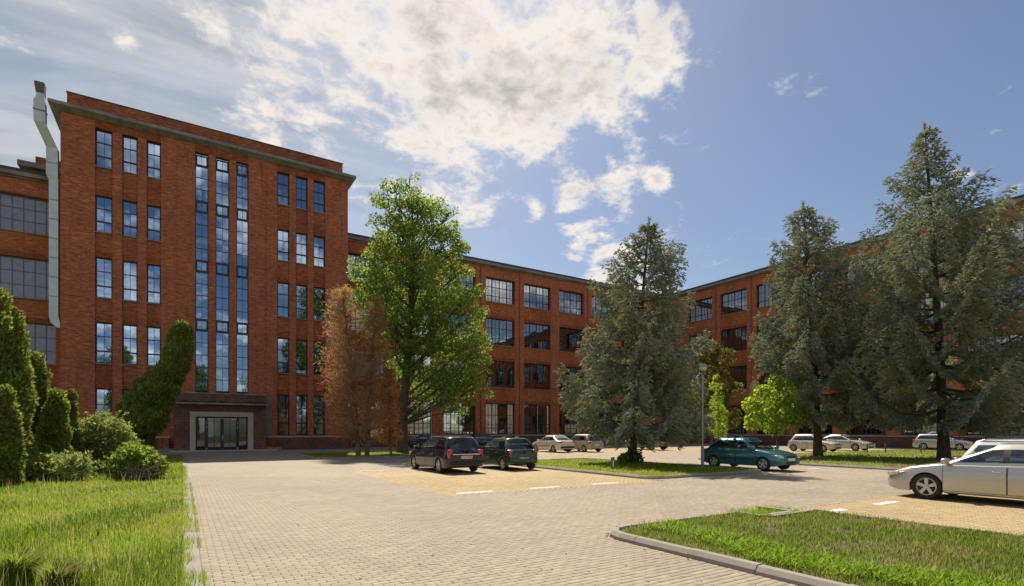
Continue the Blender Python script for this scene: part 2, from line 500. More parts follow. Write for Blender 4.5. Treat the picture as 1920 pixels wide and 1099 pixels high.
def lay(kind):
    if kind == 'grey':
        jj = np.arange(0, 250); ii = np.arange(0, 130)
        I, J = np.meshgrid(ii, jj)
        X = .20 + I * .2 + .1 + (J % 2) * .1; Y = J * .1 + .05
        keep = ~((X > 6.0) & (X < 14.2) & (Y > 12.75)) & ~((X > 11.25) & (Y < 6.6))
        L, W = .2, .1
    else:
        jj = np.arange(-30, 120); ii = np.arange(0, 260)
        I, J = np.meshgrid(ii, jj)
        X = 6.0 + I * .1 + .05; Y = -3.0 + (J + 30) * .2 + .05 + (I % 2) * .1
        keep = ((X > 6.0) & (X < 14.05) & (Y > 12.75)) | ((X > 11.25) & (Y < 6.6))
        L, W = .1, .2
    keep &= in_view(X, Y, NEAR_D)
    for k in ('front', 'middle'): keep &= ~point_in(ISL[k], X, Y)
    keep &= ~((X > 9.68) & (X < 10.62) & (Y > 6.03) & (Y < 6.86) & ((X > 10.45) | (Y < 6.18)))
    return X[keep], Y[keep], L, W
_jm = M['joint']
for kind in ('grey', 'yellow'):
    X, Y, L, W = lay(kind)
    D = X * UY + Y * UX
    order = np.argsort(D); X, Y = X[order], Y[order]
    V0, F0 = paver_template(L, W)
    zj = RNG.normal(0, .0007, len(X))
    ncut = 300 if kind == 'grey' else 0
    if kind == 'grey':
        one = mesh_np('paver', V0, F0, M['paver_grey_one'])
        for i in range(ncut):
            obj('paver', one, paving, (X[i], Y[i], zj[i]), (random.gauss(0, .0035), random.gauss(0, .003), random.gauss(0, .004)))
    if kind == 'grey':      # half stones that close the row ends at the edging
        Vh, Fh = paver_template(.1, .1); jh = np.arange(17, 240, 2); yh = jh * .1 + .05; kh = in_view(np.full(len(yh), .25), yh, NEAR_D, 60); yh = yh[kh]
        Vq = np.repeat(Vh[None], len(yh), 0) + np.stack([np.full(len(yh), .25), yh, np.zeros(len(yh))], 1)[:, None, :]
        Fq = np.repeat(Fh[None], len(yh), 0) + (np.arange(len(yh)) * len(Vh))[:, None, None]
        tag(obj('half_pavers', mesh_np('half_pavers', Vq.reshape(-1, 3), Fq.reshape(-1, 4), M['paver_grey'], np.repeat(RNG.random(len(yh)), len(Fh))), paving), kind='stuff')
    n = len(X) - ncut
    Vv = np.repeat(V0[None], n, 0) + np.stack([X[ncut:], Y[ncut:], zj[ncut:]], 1)[:, None, :]
    Vv[:, :, 2] += RNG.normal(0, .0010, (n, 1)) * V0[None, :, 0] / .1 + RNG.normal(0, .0006, (n, 1)) * V0[None, :, 1] / .1
    Ff = np.repeat(F0[None], n, 0) + (np.arange(n) * len(V0))[:, None, None]
    me = mesh_np('paver_field', Vv.reshape(-1, 3), Ff.reshape(-1, 4), M['paver_' + kind], np.repeat(RNG.random(n), len(F0)))
    tag(obj('paver_field', me, paving if kind == 'grey' else yellow_near), kind='stuff')
# dark joint bed as strips that follow the laid area
def clip_depth(p, dmax):
    out = []
    for i in range(len(p)):
        a_, b_ = p[i], p[(i + 1) % len(p)]
        da, db = depth(*a_) - dmax, depth(*b_) - dmax
        if da <= 0: out.append(a_)
        if da * db < 0:
            t_ = da / (da - db); out.append((a_[0] + (b_[0] - a_[0]) * t_, a_[1] + (b_[1] - a_[1]) * t_))
    return out
def joint_bed(name, polys, parent):
    for i, p in enumerate(polys):
        p = clip_depth(p, NEAR_D - .03)
        sheet(name, p, .0062, _jm, kind=None, parent=parent)
joint_bed('joint_bed', [rect(.205, 5.78, 1.5, 24.0), rect(5.785, 11.24, 6.74, 12.745), rect(11.245, 26, 6.61, 12.745), rect(14.06, 26, 12.75, 13.2)], paving)
joint_bed('joint_bed', [rect(11.255, 26, .0, 6.595)], yellow_near)
joint_bed('joint_bed', [rect(6.01, 14.0, 12.755, 18.5)], yellow_mid)
# white stones that mark the bays
for k in range(4):
    for yy, par in ((13.05, yellow_mid), (22.55, yellow_mid)):
        x = 6.95 + 2.42 * k
        if x < 13.5: box('bay_marking', M['marking'], x - .56, x + .56, yy, yy + .2, .004, .0165, par)
for k in range(5):
    x = 11.80 + 2.45 * k
    box('bay_marking', M['marking'], x - .52, x + .52, 5.92, 6.12, .004, .0165, yellow_near)
box('bay_marking', M['marking'], 24.0, 25.1, 13.2, 13.4, .004, .012, paving)
# ------------------------------------------------------------------ buildings
class Face:
    """a facade: s runs along it, z up, d into the building; axis 'x' faces -Y, axis 'y' faces -X"""
    def __init__(self, axis, plane): self.axis, self.plane = axis, plane
    def box(self, name, mat, s0, s1, z0, z1, d0, d1, parent):
        p = self.plane
        if self.axis == 'x': return box(name, mat, s0, s1, p + d0, p + d1, z0, z1, parent)
        return box(name, mat, p + d0, p + d1, s0, s1, z0, z1, parent)
    def place(self, o, s, z, d):
        if self.axis == 'x': o.location = (s, self.plane + d, z)
        else: o.location = (self.plane + d, s, z); o.rotation_euler = (0, 0, -math.pi / 2)
def frame_mesh(w, h, xs, zs, mat, outer=.09, bar=.055, thin=(), dep=.09, tz=None):
    """window frame, local: x 0..w, z 0..h, y 0..dep"""
    bm = bmesh.new()
    bm_box(bm, 0, outer, 0, dep, 0, h); bm_box(bm, w - outer, w, 0, dep, 0, h)
    bm_box(bm, outer, w - outer, .001, dep, 0, outer); bm_box(bm, outer, w - outer, .001, dep, h - outer, h)
    for x in xs: bm_box(bm, x - bar / 2, x + bar / 2, .004, dep - .01, outer, h - outer)
    for z in zs:
        k = (tz or {}).get(z, bar)
        bm_box(bm, outer, w - outer, .008, dep - .014, z - k / 2, z + k / 2)
    for x in thin: bm_box(bm, x - .016, x + .016, .02, dep - .03, outer, h - outer)
    return mesh_bm('window_frame', bm, mat)
_pane_me = {}
def pane_mesh(mat):
    if mat.name not in _pane_me:
        bm = bmesh.new(); bm_box(bm, 0, 1, 0, 1, 0, 1)
        _pane_me[mat.name] = mesh_bm('pane', bm, mat)
    return _pane_me[mat.name]
def add_panes(win, w, h, xs, zs, mat, outer=.05, y=.045, name='pane', single=False):
    if single: xs, zs = [], []
    X = [outer] + list(xs) + [w - outer]; Z = [outer] + list(zs) + [h - outer]
    for i in range(len(X) - 1):
        for j in range(len(Z) - 1):
            o = obj('pane', pane_mesh(mat), win, (X[i] + .001, y, Z[j] + .001), (random.gauss(0, .0022), 0, random.gauss(0, .0022)), (X[i + 1] - X[i] - .002, .006, Z[j + 1] - Z[j] - .002))
_cur = {}
def curtain(win, x0, x1, z0, z1, y=.35, mat=None):
    mat = mat or M['curtain']
    n = 24
    V, F = [], []
    for i in range(n + 1):
        x = x0 + (x1 - x0) * i / n; yy = y + .035 * math.sin(i * 1.9) + random.uniform(-.01, .01)
        V += [(x, yy, z0), (x, yy, z1), (x, yy + .004, z1), (x, yy + .004, z0)]
    for i in range(n):
        a = i * 4; b = a + 4
        F += [(a, b, b + 1, a + 1), (a + 2, b + 2, b + 3, a + 3)]
    obj('curtain', mesh_np('curtain', V, F, mat, smooth=False), win)

ZR = [(1.35, 5.20), (7.22, 10.54), (12.50, 15.78), (17.80, 20.75), (23.06, 26.10)]   # window rows, shared by tower and wings

# ---------- tower
def aT(px, plane=53.7):
    q = (px - 960) / CAM_F
    return plane / (UX - UY * q) * (UX * q + UY)
tower = empty('brick_tower', (3, 53.7, 0))
tower_off = Vector((3, 53.7, 0))
class PFace(Face):
    """facade whose parts hang under a parent with an offset"""
    def __init__(self, axis, plane, off): super().__init__(axis, plane); self.off = off
    def box(self, *a, **k):
        o = super().box(*a, **k)
        if a[-1] is not None and a[-1].parent is None: o.location = Vector(o.location) - self.off
        return o
    def place(self, o, s, z, d):
        super().place(o, s, z, d); o.location = Vector(o.location) - self.off
TF = PFace('x', 53.7, tower_off)
TL, TR = -8.1, 14.05
left_w = [(aT(178), aT(211)), (aT(229), aT(258)), (aT(275), aT(302))]
mid_w = [(aT(366), aT(391)), (aT(404), aT(430)), (aT(443), aT(466))]
right_w = [(aT(520), aT(543)), (aT(555), aT(577)), (aT(588), aT(610))]
CB0, CB1 = aT(332), aT(497)        # the slightly raised middle bay
WALL_T = 26.72
def tower_pier(s0, s1, z0=0.0, z1=WALL_T, d0=0.0):
    TF.box('pier', M['brick'], s0, s1, z0, z1, d0, .55, tower)
# broad piers
tower_pier(TL, left_w[0][0]); tower_pier(left_w[2][1], CB0); tower_pier(CB0, mid_w[0][0], 5.0, WALL_T, -.07)
tower_pier(CB0, mid_w[0][0] , 0.0, 4.999, .0)
tower_pier(mid_w[2][1], CB1, 5.0, WALL_T, -.07); tower_pier(mid_w[2][1], CB1, 0, 4.999, .0)
tower_pier(CB1, right_w[0][0]); tower_pier(right_w[2][1], TR)
for grp in (left_w, right_w):
    for k in (0, 1): tower_pier(grp[k][1], grp[k + 1][0], 1.2, 26.1)
    # lintel band above the top row
    TF.box('lintel_band', M['soldier'], grp[0][0], grp[2][1], 26.103, WALL_T, .004, .55, tower)
for k in (0, 1): tower_pier(mid_w[k][1], mid_w[k + 1][0], 5.0, 26.05, -.05)
TF.box('lintel_band', M['soldier'], mid_w[0][0], mid_w[2][1], 26.053, WALL_T, -.066, .55, tower)
for grp in (left_w, right_w):
    for (s0, s1) in grp:
        zs = [0.0] + [v for r in ZR for v in r]
        for k in range(5):
            z0 = 0.0 if k == 0 else ZR[k - 1][1]; z1 = ZR[k][0]
            if k == 0:
                TF.box('spandrel', M['brick_dark'], s0, s1, 0, z1 - .062, .10, .55, tower); continue
            TF.box('soldier_course', M['soldier'], s0, s1, z0, z0 + .5, .09, .55, tower)
            TF.box('spandrel', M['brick_dark'], s0, s1, z0 + .502, z1 - .062, .10, .55, tower)
        for k in range(5):
            TF.box('sill', M['sill'], s0 + .003, s1 - .003, ZR[k][0] - .06, ZR[k][0], -.02 if k else .02, .54, tower)
tw_cache = {}
def tower_window(s0, s1, z0, z1, k):
    w, h = s1 - s0 - .004, z1 - z0 - .004
    xs = [w / 2]; zs = [h * .30, h * .66]
    key = (round(w, 3), round(h, 3))
    if key not in tw_cache:
        tw_cache[key] = frame_mesh(w, h, [], zs, M['frame'], .10, .07, xs, tz={zs[0]: .12})
    o = obj('window', tw_cache[key], tower)
    TF.place(o, s0 + .002, z0 + .002, .26)
    add_panes(o, w, h, xs, zs, M['glass'])
    r = random.random()
    if r < .55: curtain(o, .08, w - .08, .08, h - .08, .30)
    elif r < .8: curtain(o, .08, w * random.uniform(.35, .6), .08, h - .08, .30)
for grp in (left_w, right_w):
    for (s0, s1) in grp:
        for k, (z0, z1) in enumerate(ZR): tower_window(s0, s1, z0, z1, k)
# three tall stairwell strips
cas = [(24.95, 25.95), (20.9, 21.9), (15.7, 16.7), (10.55, 11.55)]
for n_, (s0, s1) in enumerate(mid_w):
    z0, z1 = 5.25, 26.04
    w, h = s1 - s0 - .004, z1 - z0
    zs = []
    low = z0
    for (c0, c1) in reversed(cas):
        kk = max(1, round((c0 - low) / 1.03))
        zs += [low + (c0 - low) * i / kk - z0 for i in range(1, kk + 1)]
        zs.append(c1 - z0); low = c1
    zs = [z for z in zs if z < h - .15]
    tz = {}
    for (c0, c1) in cas:
        for z in zs:
            if abs(z - (c0 - z0)) < .02 or abs(z - (c1 - z0)) < .02: tz[z] = .13
    me = frame_mesh(w, h, [], zs, M['frame'], .07, .05, [w / 2], tz=tz)
    o = obj('stairwell_window', me, tower); TF.place(o, s0 + .002, z0, .12)
    add_panes(o, w, h, [w / 2], zs, M['glass'])
    for (c0, c1) in cas:     # opening casements
        bm = bmesh.new(); a, b = c0 - z0 + .06, c1 - z0 - .06
        bm_box(bm, .07, .16, -.012, .03, a, b); bm_box(bm, w - .16, w - .07, -.012, .03, a, b)
        bm_box(bm, .16, w - .16, -.0115, .03, a, a + .08); bm_box(bm, .16, w - .16, -.0115, .03, b - .08, b)
        obj('casement', mesh_bm('casement', bm, M['frame']), o)
    curtain(o, .1, w - .1, h * .55, h - .3, .5)
# cornice, attic, roof, hidden walls
def tower_prism(name, pts, z0, z1, mat):
    bm = bmesh.new()
    lo = [bm.verts.new((x - 3, y - 53.7, z0)) for x, y in pts]; hi = [bm.verts.new((x - 3, y - 53.7, z1)) for x, y in pts]
    n = len(pts)
    bm.faces.new(lo[::-1]); bm.faces.new(hi)
    for i in range(n): bm.faces.new((lo[i], lo[(i + 1) % n], hi[(i + 1) % n], hi[i]))
    return obj(name, mesh_bm(name, bm, mat), tower)
BK = 67.5
def soffit_cornice():
    bm = bmesh.new()
    def ring(e, z): return [bm.verts.new((x - 3, y - 53.7, z)) for x, y in ((TL - e, 53.7 - e), (TR + e, 53.7 - e), (TR + e, BK + e), (TL - e, BK + e))]
    rs = [ring(-.3, 26.725), ring(.12, 26.725), ring(.50, 26.90), ring(.66, 26.96), ring(.66, 27.20), ring(.60, 27.24), ring(-.3, 27.30)]
    for a, b in zip(rs, rs[1:]):
        for i in range(4): bm.faces.new((a[i], a[(i + 1) % 4], b[(i + 1) % 4], b[i]))
    bm.faces.new(rs[-1])
    return obj('cornice', mesh_bm('cornice', bm, M['concrete']), tower)
soffit_cornice()
tower_prism('attic', rect(-7.75, 13.6, 54.0, 54.35), 27.25, 28.50, M['brick_dark'])
tower_prism('attic', rect(-7.75, -7.4, 54.352, 66.9), 27.25, 28.50, M['brick_dark'])
tower_prism('attic', rect(13.25, 13.6, 54.352, 66.9), 27.25, 28.50, M['brick_dark'])
tower_prism('attic_coping', rect(-7.80, 13.65, 53.95, 54.4), 28.502, 28.56, M['roofing'])
for (x0, x1) in ((-1.35, -.1), (4.55, 5.8), (8.2, 9.4)):          # pale courses in the attic
    for z in (27.82, 28.1): TF.box('mortar_course', M['sill'], x0 + (z - 27.8), x1 + (z - 27.8), z, z + .035, .285, .3, tower)
for nm, r_ in (('side_wall', rect(TL, TL + .45, 54.255, BK)), ('side_wall', rect(TR - .45, TR, 54.255, BK)), ('back_wall', rect(TL + .451, TR - .451, BK - .45, BK))):
    tower_prism(nm, r_, 0, 26.72, M['brick'])
for z in (0.02, 6.3, 11.6, 16.9, 22.2, 26.4):
    tower_prism('floor_slab', rect(TL + .46, TR - .46, 54.9, BK - .46), z, z + .28, M['slab'])
tower_prism('inner_wall', rect(TL + .5, TR - .5, 58.6, 58.8), .31, 26.3, M['interior'])
# plinth and portal
TF.box('plinth', M['tile'], CB1 + .03, TR + .04, 0, 1.16, -.10, -.005, tower)
TF.box('plinth_cap', M['concrete_pale'], CB1 + .03, TR + .06, 1.162, 1.27, -.14, -.004, tower)
TF.box('plinth', M['tile'], TL - .04, aT(318), 0, 1.16, -.10, -.005, tower)
TF.box('plinth_cap', M['concrete_pale'], TL - .06, aT(318), 1.162, 1.27, -.14, -.004, tower)
PB = 52.6                                    # portal front
def aP(px): return aT(px, PB)
P0, P1, D0, D1, F0, F1 = aP(326), aP(499), aP(368), aP(463), aP(356), aP(475)
PF = PFace('x', PB, tower_off)
PZ = 4.95; FZ = 3.42; DZ = 2.98
PF.box('portal_wall', M['tile'], P0, F0, 0, PZ, 0, 1.05, tower)
PF.box('portal_wall', M['tile'], F1, P1, 0, PZ, 0, 1.05, tower)
PF.box('portal_wall', M['tile'], F0 + .002, F1 - .002, FZ, PZ, 0, 1.05, tower)
PF.box('portal_cap', M['concrete'], P0 - .06, P1 + .06, PZ + .002, PZ + .14, -.06, 1.08, tower)
# canopy slab with moss
PF.box('canopy', M['concrete'], P0 + .15, P1 + .04, 4.02, 4.16, -1.0, -.004, tower)
M['moss'] = plain('dark_moss', (.035, .032, .022), .95, var=.6, scale=5)
bm = bmesh.new()
n = 60
for i in range(n):
    x = P0 + .25 + (P1 - P0 - .35) * i / n
    hh = .05 + .10 * abs(math.sin(i * .37) * math.sin(i * .13 + 1)) + random.uniform(0, .03)
    bm_box(bm, x - 3, x - 3 + (P1 - P0) / n * 1.05, PB - .85 + random.uniform(-.1, .1) - 53.7, PB - .02 - 53.7, 4.158, 4.16 + hh)
obj('moss', mesh_bm('moss', bm, M['moss']), tower)
# pale concrete surround and glazed doors
for (s0, s1, z0, z1) in ((F0, F0 + .42, 0, FZ), (F1 - .42, F1, 0, FZ), (F0 + .42, F1 - .42, FZ - .42, FZ)):
    PF.box('door_surround', M['concrete_pale'], s0 + .003, s1 - .003, z0, z1 - .003, -.06, .7, tower)
dw = F1 - F0 - .85; dh = FZ - .45
d = obj('entrance_door', frame_mesh(dw, dh, [dw * .20, dw * .50, dw * .80], [], M['frame'], .10, .26, [dw * .35, dw * .65], .1), tower)
PF.place(d, F0 + .425, .02, .45)
add_panes(d, dw, dh, [dw * .20, dw * .5, dw * .8], [], M['glass_door'], .08)
M['white'] = plain('white_plastic', (.75, .75, .73), .5)
def sub_box(name, mat, par, x0, x1, y0, y1, z0, z1):
    return obj(name, cube(mat), par, (x0, y0, z0), None, (x1 - x0, y1 - y0, z1 - z0))
sub_box('door_sensor', M['white'], d, dw * .22, dw * .32, -.05, .0, dh - .25, dh - .12)
sub_box('door_sensor', M['white'], d, dw * .68, dw * .78, -.05, .0, dh - .25, dh - .12)
sub_box('door_track', M['white'], d, dw * .32, dw * .68, -.03, .0, dh - .18, dh - .13)
def chevron(par, x, z, flip, s=.09):
    bm = bmesh.new()
    for sg in (1, -1):
        p = [(-s * .5 * flip, sg * s), (-s * .1 * flip, sg * s), (s * .5 * flip, 0), (s * .1 * flip, 0)]
        a = [bm.verts.new((x + u, -.012, z + v)) for u, v in p]; b = [bm.verts.new((x + u, -.004, z + v)) for u, v in p]
        bm.faces.new(a); bm.faces.new(b[::-1])
        for i in range(4): bm.faces.new((a[i], b[i], b[(i + 1) % 4], a[(i + 1) % 4]))
    obj('door_arrow', mesh_bm('door_arrow', bm, M['white']), par)
for z in (.18, dh * .69, dh * .83):
    chevron(d, dw * .20, z, 1); chevron(d, dw * .80, z, -1)
sub_box('door_handle', M['white'], d, dw * .505, dw * .515, -.06, -.03, .9, 1.35)
PF.box('door_step', M['concrete_pale'], P0 - .3, P1 + .9, .0, .10, -.55, -.003, tower)
# broken plinth ends beside the portal, with bare brick
def broken(x, w):
    bm = bmesh.new()
    rr = random.Random(int(x * 10))
    for j in range(7):
        z = .28 + j * .13
        for i in range(int(w / .25)):
            bm_box(bm, x + i * .25 - 3, x + i * .25 + .235 - 3, -.55 - rr.uniform(0, .10), -.1, z, z + .118)
    obj('broken_brickwork', mesh_bm('broken_brickwork', bm, M['brick_dark']), tower)
broken(P1 + .02, .75); broken(P0 - 1.1, .75)
TF.box('rubble_slab', M['concrete'], P1 + .01, P1 + 1.35, .0, .27, -.75, -.105, tower)
TF.box('rubble_slab', M['concrete'], P0 - 1.5, P0 - .02, .0, .27, -.75, -.105, tower)
TF.box('downpipe_chase', M['concrete'], CB1 - .1, CB1 + .55, 1.28, 4.9, -.05, -.002, tower)
tag(tower, 'tall red brick tower block with tall stairwell windows and glazed entrance', 'building')

# ---------- ventilation duct climbing the tower's left corner
def tube_path(name, pts, half, mat, parent, collar=True):
    """square duct along a path in plan/height; pts (x, y, z, half width)"""
    bm = bmesh.new(); rings = []
    for i, (x, y, z, hw) in enumerate(pts):
        rings.append([bm.verts.new((x + sx * hw, y + sy * half, z)) for sx, sy in ((-1, -1), (1, -1), (1, 1), (-1, 1))])
    for a, b in zip(rings, rings[1:]):
        for k in range(4): bm.faces.new((a[k], a[(k + 1) % 4], b[(k + 1) % 4], b[k]))
    bm.faces.new(rings[0][::-1]); bm.faces.new(rings[-1])
    return obj(name, mesh_bm(name, bm, mat), parent)
duct = empty('ventilation_duct', (-8.6, 54.05, 10))
def dl(pts): return [(x + 8.6, y - 54.05, z - 10, h) for x, y, z, h in pts]
segs = [(-8.52, 54.05, 10.7, .28), (-8.52, 54.05, 21.2, .28), (-8.60, 53.95, 21.6, .35), (-8.60, 53.95, 23.7, .35), (-9.20, 53.2, 25.2, .34), (-9.20, 53.1, 26.7, .34), (-9.15, 53.1, 27.0, .23), (-9.15, 53.1, 27.3, .23)]
tube_path('duct_pipe', dl(segs), .30, M['duct'], duct)
tube_path('duct_cap', dl([(-9.15, 53.1, 27.3, .25), (-9.19, 53.1, 28.1, .31), (-9.19, 53.1, 28.15, .25)]), .30, M['duct_dark'], duct)
tube_path('duct_elbow', dl([(-8.52, 54.05, 10.7, .28), (-8.42, 54.05, 10.2, .29), (-8.22, 54.05, 9.8, .10)]), .30, M['duct'], duct)
M['duct_seam'] = plain('stained_duct_flange', (.30, .29, .27), .6, metallic=.3, var=.4)
for z in (12.2, 13.7, 15.2, 16.7, 18.2, 19.7):
    obj('duct_collar', cube(M['duct_seam']), duct, (-.235, -.33, z - 10), None, (.63, .66, .06))
for z in (22.5, 26.0): obj('duct_collar', cube(M['duct_seam']), duct, ((-.38 if z < 25 else -.97), (-.43 if z < 25 else -1.29), z - 10), None, (.76, .66, .06))
tag(duct, 'grey sheet metal ventilation duct climbing the left corner of the tower', 'duct')

# ---------- wings
def wing(name, face, plane, s_lo, s_hi, wins, detailed, label, rows=4, top=22.15, back=14.0, off=(0, 0, 0), old=(), deep_gap=None):
    par = empty(name, off)
    offv = Vector(off)
    FA = PFace(face, plane, offv)
    wins = sorted(wins)
    # piers and spandrels
    edges = [s_lo] + [v for w in wins for v in w] + [s_hi]
    for i in range(0, len(edges), 2):
        if edges[i + 1] - edges[i] > .05:
            FA.box('pier', M['brick_wing'], edges[i], edges[i + 1], 0, ZR[3][1] + .10, 0, .62, par)
    FA.box('lintel_band', M['brick_wing'], s_lo, s_hi, ZR[3][1] + .103, top, .0, .62, par)
    for (s0, s1) in wins:
        for k in range(rows):
            z0 = 0.0 if k == 0 else ZR[k - 1][1]; z1 = ZR[k][0]
            if k == 0: FA.box('spandrel', M['tile'], s0, s1, 0, z1 - .07, -.05, .62, par)
            else:
                FA.box('soldier_course', M['soldier'], s0, s1, z0, z0 + .42, .055, .62, par)
                FA.box('spandrel', M['brick_wing_dark'], s0, s1, z0 + .423, z1 - .07, .06, .62, par)
            FA.box('sill', M['sill'], s0 + .004, s1 - .004, z1 - .07, z1, -.06, .60, par)
        FA.box('soldier_course', M['soldier'], s0, s1, ZR[3][1], ZR[3][1] + .10, .01, .62, par)
    FA.box('plinth', M['tile'], s_lo, s_hi, 0, 1.17, -.12, -.053, par)
    FA.box('plinth_cap', M['concrete_pale'], s_lo, s_hi, 1.172, 1.26, -.16, -.064, par)
    # eaves
    FA.box('eaves', M['concrete'], s_lo, s_hi, top + .003, top + .30, -.45, .62, par)
    FA.box('eaves_moulding', M['concrete'], s_lo, s_hi, top - .14, top, -.16, -.003, par)
    FA.box('roof_edge', M['roofing'], s_lo, s_hi, top + .303, top + .56, -.40, 2.2, par)
    FA.box('roof', M['roofing'], s_lo, s_hi, top - .2, top + .28, .63, back, par)
    cache = {}
    for ci, (s0, s1) in enumerate(wins):
        for k in range(rows):
            z0, z1 = ZR[k]
            w, h = s1 - s0 - .006, z1 - z0 - .004
            isold = ci in old
            if isold: xs = [w * i / 6 for i in range(1, 6)]; zs = [h / 3, h * 2 / 3]; thin = []
            else:
                xs = [w * i / 4 for i in range(1, 4)]
                zs = [h * .27, h * .64] if k else [h * .20, h * .33, h * .62]
                thin = [w * (2 * i + 1) / 8 for i in range(4)]
            key = (isold, round(w, 3), round(h, 3), k == 0)
            if key not in cache:
                cache[key] = frame_mesh(w, h, xs, zs, M['frame_old'] if isold else M['frame_black'], .09, .05 if isold else .10, thin, .1,
                                        tz={z: (.06 if not isold else .05) for z in zs})
                if isold: pass
            o = obj('window', cache[key], par)
            FA.place(o, s0 + .003 if face == 'x' else s1 - .003, z0 + .002, .34)
            det = (ci, k) in detailed
            add_panes(o, w, h, xs, zs, M['glass_old'] if isold else M['glass_wing'], single=not det)
            if det and not isold:
                r = random.random()
                if k == 3: continue
                if r < .35: curtain(o, .1, w - .1, h * random.choice((.05, .35, .6)), h - .1, .42)
                elif r < .6:
                    curtain(o, .1, w * .3, .1, h - .1, .42); curtain(o, w * .62, w - .1, .1, h - .1, .42)
    # floors and inner walls
    for z in (0.02, 6.25, 11.55, 16.85):
        FA.box('floor_slab', M['slab'], s_lo + .01, s_hi - .01, z, z + .3, .70, back - .41, par)
    return par, FA
MB = 57.0
m_w = [(-13.05, -8.85)] + [(14.75 + 5.64 * i, 14.75 + 5.64 * i + 4.25) for i in range(8)]
det = {(0, 1), (0, 2), (0, 3)} | {(c, k) for c in (3, 4, 5, 6) for k in range(4)} | {(2, 3), (1, 3), (1, 2), (1, 0), (2, 0)}
# wing parts left and right of the tower are one building behind it
mw, MF = wing('brick_wing', 'x', MB, -22.0, 63.6, [m_w[0], (-18.7, -14.5)] + m_w[1:], {(c + 1 if c else 1, k) for c, k in det}, '', off=(20, 57, 0), old=(0, 1))
tag(mw, 'long four storey brick factory wing behind the tower and maple tree', 'building')
# back wall: open bays on the ground floor so that daylight shows through, solid above
MF.box('back_wall', M['interior'], -22, 63.6, 6.3, 21.9, 13.6, 14.0, mw)
for (s0, s1) in [(-22, 14.9)] + [(14.9 + 5.64 * i + 4.0, 14.9 + 5.64 * i + 5.64) for i in range(8)]:
    MF.box('back_pier', M['interior'], s0, min(s1, 63.5), .33, 6.24, 13.6, 14.0, mw)
MF.box('back_parapet', M['interior'], 14.9, 63.5, .33, 1.2, 13.62, 13.98, mw)
# left: a brick head of another stair with concrete lid on the roof
MF.box('stair_head', M['brick_dark'], -11.9, -8.2, 22.8, 25.3, 6.3, 13.0, mw)
MF.box('stair_head_lid', M['concrete'], -12.4, -8.15, 25.303, 25.75, 5.7, 13.4, mw)
MF.box('stair_head_attic', M['brick_dark'], -11.3, -8.2, 25.753, 26.6, 6.4, 12.5, mw)
# downpipes between the bays
def pipe_v(par, off, x, y, z0, z1, r, mat, name='downpipe'):
    bm = bmesh.new()
    bmesh.ops.create_cone(bm, cap_ends=True, segments=8, radius1=r, radius2=r, depth=z1 - z0, matrix=Matrix.Translation((x - off[0], y - off[1], (z0 + z1) / 2)))
    return obj(name, mesh_bm(name, bm, mat), par)
M['pipe'] = plain('brown_pipe', (.16, .075, .05), .5)
for x in (30.9, 36.55, 47.8): pipe_v(mw, (20, 57), x, 56.93, .3, 22.0, .055, M['pipe'])
RA = 63.6
r_w = [(48.7 - 5.45 * i, 48.7 - 5.45 * i + 4.15) for i in range(11)]
rs = sorted(r_w)
nR = len(rs)
detR = {(nR - 1 - c, k) for c in (0, 1) for k in (1, 2, 3)} | {(nR - 1 - c, k) for c in (5, 6) for k in (1, 2, 3)} | {(nR - 4, 3)}
rw, RF = wing('brick_wing', 'y', RA, -12.0, 56.95, r_w, detR, '', off=(63.6, 25, 0), top=22.15)
tag(rw, 'right hand brick factory wing half hidden behind the tall spruces', 'building')
RF.box('back_wall', M['interior'], -12, 56.9, .33, 21.9, 13.6, 14.0, rw)
RF.box('end_wall', M['brick_wing'], -12, -11.5, 0, 21.9, .63, 13.59, rw)
for y in (48.0, 42.55): pipe_v(rw, (63.6, 25), 63.53, y, .3, 22.0, .055, M['pipe'])
# ------------------------------------------------------------------ vegetation
def leaf_mat(name, c1, c2, trans=.35, patch=None, pscale=.8, rough=.55, spec=.3, tk=1.5):
    m, t, out = new_mat(name)
    r = node(t, 'ShaderNodeAttribute', attribute_name='tint').outputs['Fac']
    c = mixc(t, r, c1 + (1,), c2 + (1,))
    if patch:
        n = noise(t, wpos(t), pscale, 4, .6)
        c = mixc(t, ramp(t, n, .42, .66), c, patch + (1,))
    p = node(t, 'ShaderNodeBsdfPrincipled', {'Base Color': c, 'Roughness': rough, 'Specular IOR Level': spec})
    tr = node(t, 'ShaderNodeBsdfTranslucent', {0: mixc(t, 1.0, c, (tk, tk * .97, tk * .7, 1), 'MULTIPLY')})
    mx = node(t, 'ShaderNodeMixShader', {0: trans, 1: p.outputs[0], 2: tr.outputs[0]})
    t.links.new(mx.outputs[0], out.inputs[0])
    return m
def bark_mat(name, c1, c2):
    m, t, out = new_mat(name)
    v = node(t, 'ShaderNodeMapping', {'Vector': wpos(t), 'Scale': (9, 9, 1.6)}).outputs[0]
    n = noise(t, v, 1.0, 6, .65)
    principled(t, out, mixc(t, ramp(t, n, .3, .7), c1 + (1,), c2 + (1,)), .95, n, .8, .03)
    return m
M['bark'] = bark_mat('grey_brown_bark', (.055, .042, .030), (.15, .115, .08))
M['bark_dead'] = bark_mat('pale_dead_bark', (.10, .07, .05), (.24, .18, .13))
M['bark_spruce'] = bark_mat('spruce_bark', (.040, .028, .020), (.12, .085, .06))
M['spruce'] = leaf_mat('blue_spruce_needles', (.185, .222, .165), (.490, .520, .405), .26, (.330, .335, .205), .55, .7, .12, 1.0)
M['maple'] = leaf_mat('maple_leaves', (.105, .180, .036), (.240, .320, .062), .56, (.200, .260, .050), .5, .5, .2, 1.6)
M['young'] = leaf_mat('young_maple_leaves', (.200, .290, .030), (.340, .430, .060), .58, None, 1, .5, .2)
